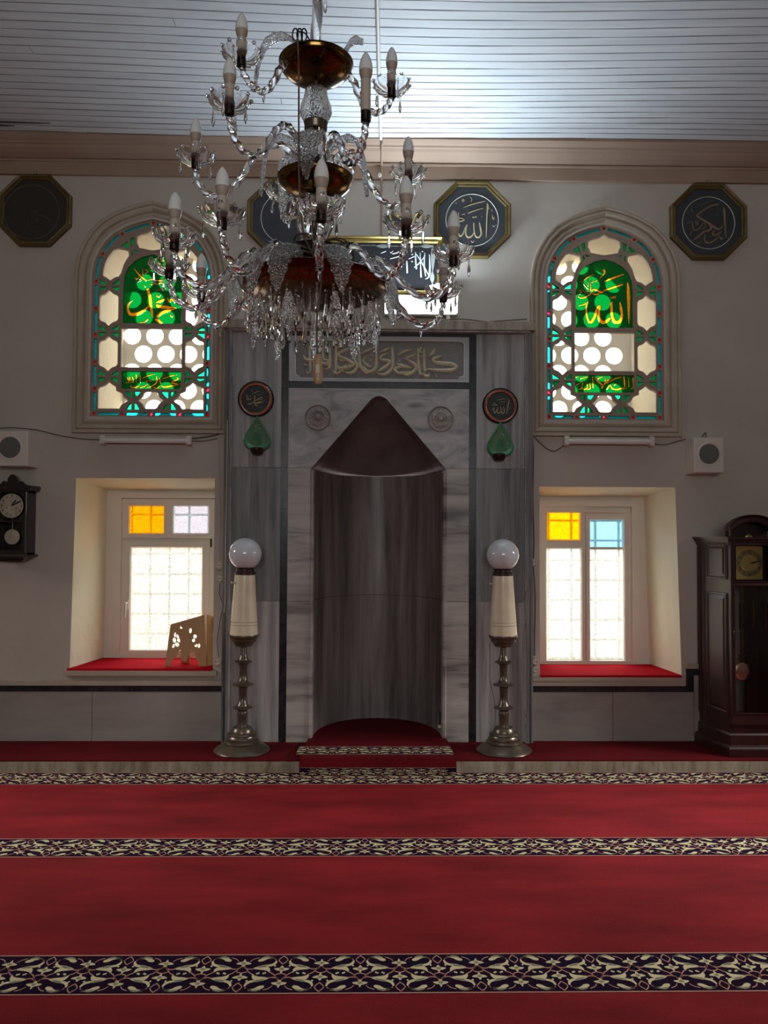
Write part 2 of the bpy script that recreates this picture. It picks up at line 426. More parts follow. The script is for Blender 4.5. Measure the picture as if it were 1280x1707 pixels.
def crop_map(ox, oy, s, Y):
    """crop pixel -> plane y=Y, lifted towards the room"""
    def f(u, v, l):
        p = at(ox+u*s, oy+v*s, Y); return (p.x, Y-l, p.z)
    return f

# ------------------------------------------------------------------ room shell
RX, BACK, CEIL, TH = 4.5, -9.6, 4.08, 0.78
PLAT = 0.07          # platform height, its front edge at y=-0.46
G = 0.2401/243.4     # stained glass: drawing unit -> metres
WZ = lambda v: at(1008, 330+v*0.2401, 0.02).z
WXC = 1.546
half = [(408,1545),(408,620),(404,550),(392,480),(365,415),(325,350),(270,295),(190,248),(100,215),(0,190)]
def sym(h):
    """closed outline from its right half (bottom to top), metres, local x"""
    r = [(u*G, WZ(v)) for u, v in h]
    l = [(-x, z) for x, z in reversed(r) if abs(x) > 1e-6]
    return r+l
OUT = sym(half)
def shift(P, dx): return [(p[0]+dx, p[1]) for p in P]

a1 = at(178, 817, 0.45); a2 = at(172, 1097, 0.45); b1 = at(1074, 828, 0.45); b2 = at(1084, 1108, 0.45)
REC = {-1: dict(f=[(-2.055,0.54),(-1.103,0.54),(-1.103,1.825),(-2.033,1.822)], b=[(a2.x,0.545),(-1.09,0.545),(-1.09,a1.z),(a1.x,a1.z)]),
       1: dict(f=[(1.094,0.50),(2.055,0.50),(2.02,1.782),(1.092,1.782)], b=[(1.08,0.505),(b2.x,0.505),(b1.x,b1.z),(1.08,b1.z)])}
APEX = at(633, 660, -0.05).z
NICHE_HOLE = [(-0.457,0.0),(0.457,0.0),(0.457,1.886),(0.05,APEX-0.02),(0.0,APEX),(-0.05,APEX-0.02),(-0.457,1.886)]

mb = MB().mat('wall')
outer = [(-RX,-0.05),(RX,-0.05),(RX,CEIL+0.1),(-RX,CEIL+0.1)]
mb.plate(outer, [shift(OUT,-WXC), shift(OUT,WXC), REC[-1]['f'], REC[1]['f'], NICHE_HOLE], 0.0, 0.0)
mb.mat('reveal')
for s in (-1, 1):
    o_ = shift(OUT, s*WXC)
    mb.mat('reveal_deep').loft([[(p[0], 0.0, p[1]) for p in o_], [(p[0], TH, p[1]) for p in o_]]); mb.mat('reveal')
    f, b = REC[s]['f'], REC[s]['b']
    # plaster reveal, a little uneven
    n = 7; rings = []
    for k in range(n):
        t = k/(n-1); ring = []
        for i in range(4):
            for j in range(8):
                u = j/8; p = [(f[i][c]*(1-u)+f[(i+1) % 4][c]*u)*(1-t)+(b[i][c]*(1-u)+b[(i+1) % 4][c]*u)*t for c in (0, 1)]
                wv = 0.004*math.sin(5*u+i*2+t*4) if 0 < k < n-1 else 0
                ring.append((p[0]+wv, 0.45*t, p[1]+wv*0.6))
        rings.append(ring)
    mb.loft(rings)
    mb.loft([[(p[0], 0.45, p[1]) for p in b], [(p[0], TH, p[1]) for p in b]])
mb.mat('wall')
mb.plate(outer, [shift(OUT,-WXC), shift(OUT,WXC), REC[-1]['b'], REC[1]['b']], TH, TH)
struct(mb.build('wall_front'))
struct(MB().mat('wall').box((-RX-0.2, BACK, -0.05), (-RX, TH, CEIL+0.1)).build('wall_left'))
struct(MB().mat('wall').box((RX, BACK, -0.05), (RX+0.2, TH, CEIL+0.1)).build('wall_right'))
struct(MB().mat('wall').box((-RX-0.2, BACK-0.2, -0.05), (RX+0.2, BACK, CEIL+0.1)).build('wall_back'))
struct(MB().mat('board_gap').box((-RX, BACK, -0.2), (RX, 0.0, -0.012)).build('floor'))

# ceiling of narrow painted boards, sagging a little in the middle
mb = MB(); NB = 0
def sagz(x, y): return -0.045*math.exp(-((x-0.7)/1.7)**2)*(1-math.exp(-((y+0.05)/0.5)**2)*0.75) + 0.012*math.sin(x*1.3+y)
y = 0.0; rr = random.Random(3)
XS = [-RX+i*(2*RX)/36 for i in range(37)]
while y > BACK:
    wd = 0.068
    gap = 0.0065 if NB % 2 else 0.0095
    for i, (xa, xb) in enumerate(zip(XS, XS[1:])):
        jog = lambda x: 0.0016*math.sin(x*9+NB*2.1)+0.001*math.sin(x*31+NB)
        def q(x, yy, dz): return (x, yy+jog(x), CEIL+sagz(x, yy)+dz)
        y0, y1 = y-gap/2, y-wd+gap/2
        mb.mat('board')
        vs = [mb.v(q(x, yy, dz)) for x in (xa, xb) for yy, dz in ((y0,0.012),(y0,0.0),(y1,0.0),(y1,0.012))]
        for k in range(3): mb.face([vs[k], vs[k+1], vs[k+5], vs[k+4]])
        mb.mat('board_gap')
        vs = [mb.v((x, yy, CEIL+sagz(x, y)+0.010)) for x, yy in ((xa,y+gap),(xb,y+gap),(xb,y-gap),(xa,y-gap))]
        mb.face(vs)
    y -= wd; NB += 1
# butt joints of boards
mb.mat('board_gap')
for px, py in ((50,80),(290,30),(470,165),(582,222)):
    for k in range(1):
        h = (CEIL-1.447); p = None
        d = FW+RT*((px-640)/F_PX)-UP*((py-853.5)/F_PX); t = h/d.z; p = CAM+d*t
        yb = math.floor(p.y/0.068)*0.068
        z = CEIL+sagz(p.x, yb)-0.001
        mb.box((p.x-0.0012, yb+0.005, z), (p.x+0.0012, yb+0.063, z+0.004))
for r0_, r1_, x0_, x1_ in ((202, 206, -40, 84), (207, 213, -40, 24), (217, 221, -40, 38)):
    for k in range(1):
        pp = []
        for px_, py_ in ((x0_, r0_), (x1_, r0_+3), (x1_, r0_+4), (x0_, r1_)):
            d = FW+RT*((px_-640)/F_PX)-UP*((py_-853.5)/F_PX); t = (CEIL-0.003-1.447)/d.z; q_ = CAM+d*t; pp.append(mb.v((q_.x, q_.y, CEIL+sagz(q_.x, q_.y)-0.003)))
        mb.face(pp)
# roof slab above
mb.mat('board').box((-RX, BACK, CEIL+0.06), (RX, 0.75, CEIL+0.1))
struct(mb.build('ceiling', weld=False))
# peeling dark patch of ceiling at the left
# cornice: plain band, small bead, cove and upper bead
prof = [(0.0,3.879),(-0.022,3.881),(-0.022,3.965),(-0.034,3.968),(-0.036,3.978),(-0.028,3.984),(-0.05,3.99),(-0.085,4.0),(-0.12,4.016),
        (-0.135,4.03),(-0.15,4.032),(-0.155,4.042),(-0.18,4.05),(-0.2,4.062),(-0.2,CEIL+0.02),(0,CEIL+0.02)]
mb = MB().mat('cornice')
mb.loft([[(x, py_, pz) for py_, pz in prof] for x in XS], True)
struct(mb.build('trim_1'))

# marble platform along the wall and its step face
mb = MB().mat('marble_step').box((-RX, -0.46, -0.01), (RX, 0.0, PLAT-0.006))
struct(mb.build('trim_2'))
mb = MB().mat('red_shaded')
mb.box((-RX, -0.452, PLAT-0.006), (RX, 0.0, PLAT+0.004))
o = mb.build('platform_carpet', org=(0, -0.23, PLAT)); tag(o, 'plain red carpet strip with shade in its colour, laid on the low marble step along the wall', 'carpet')

# wainscot: marble slabs, black band, light cap
def wains(n, x0, x1, ztop_px, joints, up=None):
    mb = MB()
    z = lambda r, xx: at(xx, r, -0.02).z
    return mb
zb0, zb1 = at(200, 1153, -0.03).z, at(200, 1143, -0.03).z
def slabs(mb, xs, z0, z1, mat, y0=-0.02, gap=0.0015):
    mb.mat(mat)
    for a, b in zip(xs, xs[1:]): mb.box((a+gap, y0, z0), (b-gap, 0.0, z1))
mb = MB()
slabs(mb, [-RX, -3.2, at(155,1200,0).x, -1.028], PLAT+0.004, zb0, 'marble_low')
slabs(mb, [-RX, -2.7, -1.62, -1.028], zb0, zb1, 'marble_black', -0.024)
mb.mat('stone').box((-RX, -0.03, zb1), (-1.028, 0.0, at(200,1135,-0.03).z))
struct(mb.build('trim_3'))
mb = MB()
xr0, xr1 = at(1143,1140,0).x, at(1154,1140,0).x
slabs(mb, [1.028, at(1020,1200,0).x, xr1], PLAT+0.004, zb0, 'marble_low')
zr0, zr1 = at(1160,1126,-0.03).z, at(1160,1115,-0.03).z
slabs(mb, [xr1, 3.2, RX], PLAT+0.004, zr0, 'marble_low')
slabs(mb, [1.028, 1.6, xr0], zb0, zb1, 'marble_black', -0.024)
mb.mat('marble_black').box((xr0, -0.024, zb0), (xr1, 0, zr1)).box((xr1, -0.024, zr0), (RX, 0, zr1))
mb.mat('stone').box((xr0, -0.03, zr1), (RX, 0, zr1+0.03))
struct(mb.build('trim_4'))

# ------------------------------------------------------------------ carpet with woven bands
def motif_strokes(mb, f, top=True):
    """f(dx, v)-> point, v measured 48..560 across the band"""
    for s in (-1, 1):
        g = lambda u, v, l: f(s*u, v, l)
        mb.mat('pink_pile')
        stroke(mb, [(430,125,12),(400,100,14),(330,92,14)], g, h=0, n=3, flat=True)
        stroke(mb, [(190,92,10),(120,112,10),(80,145,10)], g, h=0, n=3, flat=True)
        stroke(mb, [(0,205,10),(80,248,12),(160,240,12)], g, h=0, n=3, flat=True)
        stroke(mb, [(0,205,12),(75,275,12),(0,300,12)], g, h=0, n=3, flat=True)
        stroke(mb, [(365,285,12),(430,315,12),(480,365,12),(530,415,12)], g, h=0, n=3, flat=True)
        stroke(mb, [(0,425,12),(62,480,12),(0,535,12)], g, h=0, n=3, flat=True)
        mb.mat('cream_pile')
        stroke(mb, [(420,112,12),(380,95,18),(310,97,26),(250,118,44),(200,130,34),(182,128,10)], g, h=0, n=4, flat=True)
        stroke(mb, [(440,135,22),(425,170,34),(380,195,30),(300,205,26),(220,218,22),(150,238,12)], g, h=0, n=4, flat=True)
        stroke(mb, [(375,292,14),(352,255,44),(300,235,54),(240,240,34),(160,242,10)], g, h=0, n=4, flat=True)
        mb.mat('grey_pile')
        stroke(mb, [(345,84,10),(290,84,24),(220,96,12)], g, h=0.0004, n=3, flat=True)
        stroke(mb, [(345,190,10),(270,205,24),(205,222,10)], g, h=0.0004, n=3, flat=True)
        mb.mat('cream_pile')
        for (a, b_) in ((100,400),(232,300),(318,298)):
            stroke(mb, [(a-14,b_,6),(a,b_,26),(a+14,b_,6)], g, h=0, n=2, flat=True)
    for cy, rad, w_ in ((168,1,0),(352,1,0)):
        mb.mat('cream_pile')
        for s in (-1, 1):
            stroke(mb, [(s*100,cy+8,10),(s*55,cy+2,34),(0,cy,40)], lambda u, v, l: f(u, v, l), h=0.0002, n=3, flat=True)
        stroke(mb, [(0,cy-52,10),(0,cy-20,40),(0,cy,60),(0,cy+30,44),(0,cy+48,12)], lambda u, v, l: f(u, v, l), h=0.0003, n=3, flat=True)
        mb.mat('grey_pile')
        stroke(mb, [(-34,cy+4,6),(0,cy+4,38),(34,cy+4,6)], lambda u, v, l: f(u, v, l), h=0.0007, n=3, flat=True)

HP = 0.1307  # half repeat along the band
def band(mb, x0, x1, y_near, y_far, z, plane='floor', phase=0.0, ynorm=None):
    """woven band: navy ground, light edge lines, scrolling plant repeat"""
    Wd = (y_far-y_near)
    def P(x, t, l):   # t 0 near .. 1 far
        x = min(max(x, x0), x1)
        return (x, y_near+Wd*t, z+l) if plane == 'floor' else (x, ynorm-l, y_near+Wd*t)
    mb.mat('navy'); n = max(1, int((x1-x0)/0.3))
    vs = [[mb.v(P(x0+(x1-x0)*i/n, t, 0.0006)) for t in (0, 1)] for i in range(n+1)]
    for i in range(n): mb.face([vs[i][0], vs[i+1][0], vs[i+1][1], vs[i][1]])
    mb.mat('pink_pile')
    for t in (0.018, 0.982):
        a, b = t-0.013, t+0.013
        mb.face([mb.v(P(x0, a, 0.0012)), mb.v(P(x1, a, 0.0012)), mb.v(P(x1, b, 0.0012)), mb.v(P(x0, b, 0.0012))])
    k0 = int(math.ceil((x0-phase-0.05)/HP)); k1 = int(math.floor((x1-phase+0.05)/HP))
    for k in range(k0, k1+1):
        xc = phase+k*HP; fl = k % 2
        def f(u, v, l, xc=xc, fl=fl):
            t = 1-(v-40)/(565-40)
            if fl: t = 1-t
            return P(xc+u*HP/530, t, 0.0012+l)
        motif_strokes(mb, f)

mb = MB().mat('red')
mb.box((-RX, BACK, -0.012), (RX, -0.462, 0.0))
ycar = lambda r: CAM.y + 1.447/(-(FW - UP*((r-853.5)/F_PX)).z)*(FW - UP*((r-853.5)/F_PX)).y
band(mb, -3.6, 3.6, ycar(1308), -0.462, 0.0, phase=0.03)
band(mb, -3.2, 3.2, ycar(1428), ycar(1397), 0.0, phase=0.06)
band(mb, -2.4, 2.4, ycar(1657), ycar(1590), 0.0, phase=at(666, 1620, ycar(1620)).x)
o = mb.build('prayer_carpet', org=(0, -3, 0), weld=False)
tag(o, 'large red wall to wall prayer carpet with three dark woven plant scroll bands', 'carpet')

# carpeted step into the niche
mb = MB().mat('red_shaded')
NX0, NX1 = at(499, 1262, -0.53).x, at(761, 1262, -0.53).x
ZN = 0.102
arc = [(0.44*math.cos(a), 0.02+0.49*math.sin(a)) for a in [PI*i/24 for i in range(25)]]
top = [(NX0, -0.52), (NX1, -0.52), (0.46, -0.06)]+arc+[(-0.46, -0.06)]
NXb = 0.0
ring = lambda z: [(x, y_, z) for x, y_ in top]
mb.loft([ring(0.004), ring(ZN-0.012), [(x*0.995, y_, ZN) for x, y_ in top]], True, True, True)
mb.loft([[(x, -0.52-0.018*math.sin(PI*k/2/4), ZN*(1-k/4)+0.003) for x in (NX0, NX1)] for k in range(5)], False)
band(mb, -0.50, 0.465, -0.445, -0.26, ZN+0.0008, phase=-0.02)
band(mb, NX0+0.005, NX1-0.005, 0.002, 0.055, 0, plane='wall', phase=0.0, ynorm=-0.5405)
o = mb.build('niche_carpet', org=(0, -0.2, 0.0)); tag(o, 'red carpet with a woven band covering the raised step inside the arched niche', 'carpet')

# ------------------------------------------------------------------ mihrab
YF = -0.05
mih = wroot('mihrab', (0, -0.03, PLAT))
tag(mih, 'tall grey marble prayer niche surround with pointed recess in the middle of the wall', 'mihrab')
Z0, ZT = PLAT+0.004, at(640, 551, -0.06).z
mb = MB()
mb.mat('marble_niche')
phis = [PI*i/40 for i in range(41)]
cyl = lambda z, s=1.0, a=0.43, dy=0.52: [(a*s*math.cos(p), 0.0+dy*s*math.sin(p), z) for p in phis]
mb.loft([cyl(0.0), cyl(1.003)], False)
mb.mat('marble_v2' if False else 'marble_niche')
mb.loft([cyl(1.007), cyl(1.884)], False)
mb.mat('board_gap').loft([cyl(1.0, 1.004), cyl(1.01, 1.004)], False)
mb.build('niche_wall', mih, smooth=True)
mb = MB().mat('marble_cone')
rings = [cyl(1.884, 1.03)]
for k in range(0, 13):
    t = k/12; s = 1-t*0.88; rings.append(cyl(1.886+(APEX-1.886)*t*0.93, s, 0.457))
rings.append(cyl(APEX-0.008, 0.07, 0.457)); rings.append(cyl(APEX, 0.0001, 0.457))
mb.loft(rings, False)
mb.build('niche_hood', mih, smooth=True)
# rounded jamb bead following the opening
mb = MB().mat('marble_h')
for s in (-1, 1):
    mb.loft([[(s*0.457, YF, Z0), (s*0.457, YF, 1.886)], [(s*0.448, YF-0.012, Z0), (s*0.448, YF-0.012, 1.886)], [(s*0.436, YF-0.008, Z0), (s*0.436, YF-0.008, 1.875)],
             [(s*0.43, YF+0.015, Z0), (s*0.43, YF+0.015, 1.87)], [(s*0.43, 0.02, Z0), (s*0.43, 0.02, 1.87)]], False)
mb.build('jamb_moulding', mih, smooth=True)
mb = MB().mat('marble_cone')
edge = [(0.457,1.886),(0.05,APEX-0.02),(0.025,APEX-0.006),(0.0,APEX),(-0.025,APEX-0.006),(-0.05,APEX-0.02),(-0.457,1.886)]
mb.loft([[(x, YF, z) for x, z in edge], [(x*0.97, 0.0, z-0.004) for x, z in edge]], False)
mb.build('hood_edge', mih)
for nm, x0, x1 in (('side_panel', -0.982, -0.657), ('side_panel', 0.657, 0.982)):
    zt = at(420 if x0 < 0 else 840, 778 if x0 < 0 else 784.5, YF).z; zb = at(420, 1007, YF).z
    zt = 1.897
    mb = MB()
    mb.mat('marble_v').box((x0, -0.045, zt+0.001), (x1, 0.0, ZT))
    mb.mat('marble_v2').box((x0, -0.045, 1.006), (x1, 0.0, zt-0.001))
    mb.mat('marble_v').box((x0, -0.045, Z0), (x1, 0.0, 1.004))
    mb.build(nm, mih)
for s in (-1, 1):
    a, b = sorted((s*0.608, s*0.657))
    mb = MB().mat('marble_black')
    zz = [Z0, 0.62, 1.02, 1.62, 1.9, 2.43, ZT]
    for p, q in zip(zz, zz[1:]): mb.box((a, -0.042, p+0.0008), (b, 0, q-0.0008))
    mb.build('black_strip', mih)
ZP0, ZP1 = 2.479, at(640, 561, YF).z
mb = MB().mat('marble_black').box((-0.608, -0.042, 2.431), (0.608, 0, 2.477)).box((-0.608, -0.042, ZP1+0.002), (0.608, 0, ZT))
mb.build('black_strip', mih)
# central slabs
mb = MB().mat('marble_c')
sp = [(-0.606,1.897),(-0.457,1.897),(-0.457,1.886),(-0.05,APEX-0.02),(-0.025,APEX-0.006),(0.0,APEX),(0.025,APEX-0.006),(0.05,APEX-0.02),(0.457,1.886),(0.457,1.897),(0.606,1.897),(0.606,2.429),(-0.606,2.429)]
mb.plate(sp, [], YF, 0.0)
mb.build('spandrel_slab', mih)
for s in (-1, 1):
    mb = MB().mat('marble_h'); a, b = sorted((s*0.606, s*0.457))
    for p, q in ((Z0, 0.622), (0.624, 1.004), (1.007, 1.46), (1.462, 1.895)): mb.box((a, YF, p), (b, 0, q))
    mb.build('jamb_slab', mih)
# outer frame
for s in (-1, 1):
    mb = MB().mat('marble_v2')
    pr = [(0.982,-0.045),(0.982,-0.078),(0.988,-0.086),(1.0,-0.086),(1.006,-0.072),(1.02,-0.078),(1.032,-0.07),(1.032,0.0)]
    mb.loft([[(s*x, y_, z) for x, y_ in pr] for z in (Z0, 0.9, 1.9, ZT)], False)
    mb.build('outer_frame', mih)
mb = MB().mat('marble_step')
zt2 = at(840, 536, -0.12).z; zb2 = at(840, 550, -0.12).z
mb.box((-1.04, -0.12, zb2), (1.04, 0.0, zt2)); mb.mat('marble_v').box((-1.01, -0.1, zb2-0.012), (1.01, 0, zb2))
ledge = mb.build('ledge', mih)
LEDGE_Z = zt2

# calligraphy panel
pan = None
mb = MB().mat('marble_panel')
cm = crop_map(480, 550, 310/1280, YF)
inner = [(50,100),(50,290),(58,312),(75,318),(85,332),(1172,345),(1184,325),(1206,318),(1212,300),(1212,100),(1200,85),(1182,78),(75,68),(62,82)]
iw = [(cm(u, v, 0)[0], cm(u, v, 0)[2]) for u, v in inner]
mb.plate([(-0.606,ZP0),(0.606,ZP0),(0.606,ZP1),(-0.606,ZP1)], [iw], YF, -0.02)
pan = mb.build('inscription_panel', mih)
mb = MB().mat('marble_panel_rough'); mb.plate(iw, [], -0.035, -0.035); mb.build('panel_ground', pan)
mb = MB().mat('white_line')
q = inner+[inner[0]]
stroke(mb, [(a, b, 6) for a, b in q], cm, h=0.002, n=1); mb.build('border_line', pan)
mb = MB().mat('letter_stone')
cl = crop_map(480, 550, 310/1280, -0.035)
S = [
 [(1062,182,10),(1010,195,24),(1000,215,20),(1040,228,26),(1120,236,30),(1160,256,24),(1130,276,30),(1040,280,26),(955,272,16)],
 [(1012,130,8),(995,160,24),(965,188,8)], [(937,132,12),(936,220,20),(940,282,18),(955,272,12)],
 [(892,130,12),(898,230,22),(905,300,20),(925,308,16),(945,295,10)], [(925,295,10),(945,320,30),(970,318,20),(965,300,10)],
 [(918,120,16),(905,150,14),(930,160,6)], [(1008,300,6),(1022,330,14)], [(905,180,6),(925,190,14),(950,175,6)],
 [(800,205,8),(830,190,18),(880,170,8)], [(815,205,10),(862,232,26),(882,262,22),(850,300,26),(810,312,20),(785,300,8)],
 [(745,235,10),(790,250,26),(850,262,10)], [(790,250,14),(735,270,24),(760,300,22),(820,295,20),(850,290,10)], [(750,178,8),(800,150,20),(852,138,8)],
 [(715,120,14),(720,190,22),(718,255,20),(690,295,24),(650,310,24),(615,300,12),(600,280,8)],
 [(690,162,8),(645,180,20),(640,205,18),(690,215,26),(700,230,20),(660,262,26),(620,285,12)], [(628,158,6),(670,140,18),(712,122,6)],
 [(607,140,12),(608,220,22),(600,265,22),(560,290,24),(520,262,18),(500,245,14)], [(540,180,8),(520,215,16),(545,245,22),(575,255,10)],
 [(487,108,12),(492,200,22),(500,260,20),(540,300,20),(555,290,10)], [(498,168,8),(545,145,20),(592,125,8)],
 [(462,112,8),(400,140,22),(348,165,18),(360,185,22),(440,225,26),(450,245,20),(400,262,22),(350,275,12)],
 [(452,180,10),(460,220,20),(478,250,22),(450,292,26),(410,300,18),(392,285,8)], [(420,165,6),(450,148,16),(475,132,6)],
 [(330,110,12),(330,200,22),(330,270,20),(310,295,18)], [(345,205,8),(372,215,16),(388,208,8)], [(335,240,8),(350,262,22),(385,262,20),(400,240,10)],
 [(335,128,6),(370,112,18),(405,104,6)], [(312,295,20),(345,300,22),(390,262,12)],
 [(148,108,12),(150,190,22),(152,280,18),(132,302,14),(125,280,10)], [(105,172,10),(118,200,22),(160,212,22),(200,200,14)],
 [(288,125,12),(288,200,22),(284,262,20),(250,272,14)], [(245,108,12),(240,180,20),(250,205,16),(280,215,20),(270,235,22),(230,225,18),(215,200,10)],
 [(155,125,6),(185,112,16),(215,100,6)], [(112,240,14),(130,250,14)], [(250,240,10),(285,245,16)]]
for s in S: stroke(mb, s, cl, h=0.02, n=5)
for c_ in ((570,175),(572,208),(765,210),(865,195),(455,175),(378,290),(590,300),(420,240)): dot(mb, c_, cl, 10, 0.016)
mb.build('inscription', pan, smooth=False)
mb = MB().mat('white_line'); mb.box((-0.606, YF-0.003, 2.4265), (0.606, YF+0.002, 2.4305)); mb.build('light_edge', mih)
for s_ in (-1, 1):
    a_, b_ = sorted((s_*0.981, s_*0.986)); mb = MB().mat('marble_h'); mb.box((a_, -0.082, Z0), (b_, -0.04, ZT)); mb.build('light_edge', mih)
# rosettes
for px, py in ((530, 696), (734.5, 698.5)):
    p = at(px, py, YF); mb = MB().mat('marble_h')
    c = (p.x, YF, p.z)
    R0 = 0.088
    mb.lathe([(R0,0),(R0,0.010),(R0*0.95,0.016),(R0*0.88,0.010),(R0*0.85,0.001)], c, 40, axis='Y', cap0=False, cap1=False)
    mb.lathe([(R0*0.6,0),(R0*0.58,0.014),(R0*0.44,0.018),(R0*0.32,0.008),(R0*0.22,0.006),(R0*0.18,0.018),(R0*0.1,0.024),(0,0.024)], c, 84, lobes=12, amp=0.2, axis='Y')
    for k in range(12):
        a = 2*PI*k/12
        pts = [(p.x+R0*t*math.cos(a), YF-0.014, p.z+R0*t*math.sin(a)) for t in (0.22, 0.4, 0.6)]
        mb.tube(pts, [0.0015, 0.003, 0.0015], 5)
        q0 = (p.x+R0*0.73*math.cos(a+PI/12), YF-0.004, p.z+R0*0.73*math.sin(a+PI/12))
        mb.lathe([(0.004,0),(0.003,0.003),(0,0.004)], q0, 6, axis='Y')
    mb.build('rosette', mih, smooth=True)

# ------------------------------------------------------------------ stained glass windows
def cdense(P, n=5): return [p[:2] for p in catmull(P, n)]
def poly(L): return [(u*G, WZ(v)) for u, v in L]
def mir(L): return [(-u, v) for u, v in reversed(L)]
CLEAR, GREEN = [], []
for v0, v1 in ((670,925),(985,1235)):
    hx = [(295,v0),(322,v0+26),(352,v0+38),(362,v0+55),(362,v1-55),(352,v1-38),(322,v1-26),(295,v1),(268,v1-26),(238,v1-38),(228,v1-55),(228,v0+55),(238,v0+38),(268,v0+26)]
    CLEAR += [hx, mir(hx)]
cc = [(288,1300),(318,1326),(352,1338),(362,1350),(362,1490),(212,1490),(196,1462),(160,1440),(156,1428),(184,1404),(196,1380),(234,1364),(236,1338),(262,1322)]
ac = [(288,612),(318,590),(342,578),(340,540),(328,490),(305,440),(270,398),(240,386),(205,392),(165,404),(160,440),(175,462),(196,500),(214,560),(228,582),(258,590)]
CLEAR += [cc, mir(cc), ac, mir(ac)]
CLEAR += [[(0,255),(40,280),(80,288),(112,305),(116,345),(106,360),(98,385),(60,392),(0,402),(-60,392),(-98,385),(-106,360),(-116,345),(-112,305),(-80,288),(-40,280)]]
CLEAR += [[(-90,1430),(-60,1404),(-48,1376),(-30,1368),(30,1368),(48,1376),(60,1404),(90,1430),(58,1456),(44,1482),(30,1490),(-30,1490),(-44,1482),(-58,1456)]]
RECT = [(-210,935),(210,935),(210,1205),(-210,1205)]
CLEAR += [RECT]
for vc in (641, 955, 1267):
    for sx in (-1, 1):
        for sy in (-1, 1):
            t = [(67,-46),(67,-8),(14,-8),(24,-18),(46,-32)]
            g = [(295+sx*a, vc+sy*b) for a, b in t]
            GREEN += [g, mir(g)]
for t in (-1, 1):
    u1 = [(125+t*8,1368),(125+t*56,1368),(125+t*38,1392),(125+t*8,1416)]
    u2 = [(125+t*8,1446),(125+t*28,1460),(125+t*46,1492),(125+t*8,1492)]
    GREEN += [u1, mir(u1), u2, mir(u2)]
for g in ([(134,308),(160,322),(150,374),(136,366),(130,345)], [(176,332),(222,368),(198,378),(166,382)], [(144,400),(150,402),(152,448),(134,424)], [(134,392),(124,412),(96,408),(110,398)]):
    GREEN += [g, mir(g)]
PANEL = [(200,900),(200,640),(194,580),(172,520),(130,475),(70,442),(0,426),(-70,442),(-130,475),(-172,520),(-194,580),(-200,640),(-200,900)]
STRIP = [(-204,1230),(204,1230),(204,1350),(-204,1350)]
# border: dots and bars along a line inside the outline
Pd = []
for i in range(len(OUT)):
    a, b = OUT[i], OUT[(i+1) % len(OUT)]
    k = max(1, int(math.hypot(b[0]-a[0], b[1]-a[1])/0.012))
    Pd += [(a[0]+(b[0]-a[0])*j/k, a[1]+(b[1]-a[1])*j/k) for j in range(k)]
cl_in = offset(OUT, -22*G)
Cd = []
for i in range(len(cl_in)):
    a, b = cl_in[i], cl_in[(i+1) % len(cl_in)]
    k = max(1, int(math.hypot(b[0]-a[0], b[1]-a[1])/0.006))
    Cd += [(a[0]+(b[0]-a[0])*j/k, a[1]+(b[1]-a[1])*j/k) for j in range(k)]
dots_l = [(390,1523),(390,1350),(390,1168),(390,985),(390,800),(390,615),(330,433),(205,303),(0,215)]
dots_w = [(u*G, WZ(v)) for u, v in dots_l]+[(-u*G, WZ(v)) for u, v in reversed(dots_l) if u]+[(-195*G, WZ(1523)), (0, WZ(1523)), (195*G, WZ(1523))]
near = lambda p: min(range(len(Cd)), key=lambda i: (Cd[i][0]-p[0])**2+(Cd[i][1]-p[1])**2)
di = sorted(set(near(p) for p in dots_w))
BARS, DOTS = [], []
for a, b in zip(di, di[1:]+[di[0]+len(Cd)]):
    seg = [Cd[k % len(Cd)] for k in range(a+4, b-3)]
    if len(seg) < 3: continue
    seg = seg[::3]+([seg[-1]] if (len(seg)-1) % 3 else [])
    o1 = offset(seg, 0.0095, False); o2 = offset(seg, -0.0095, False)
    BARS.append(o1+o2[::-1])
for k in di:
    c = Cd[k]; DOTS.append([(c[0]+0.0115*math.cos(2*PI*j/10), c[1]+0.0115*math.sin(2*PI*j/10)) for j in range(10)])
CL, GR = [poly(p) for p in CLEAR], [poly(p) for p in GREEN]
PA, ST = poly(PANEL), poly(STRIP)

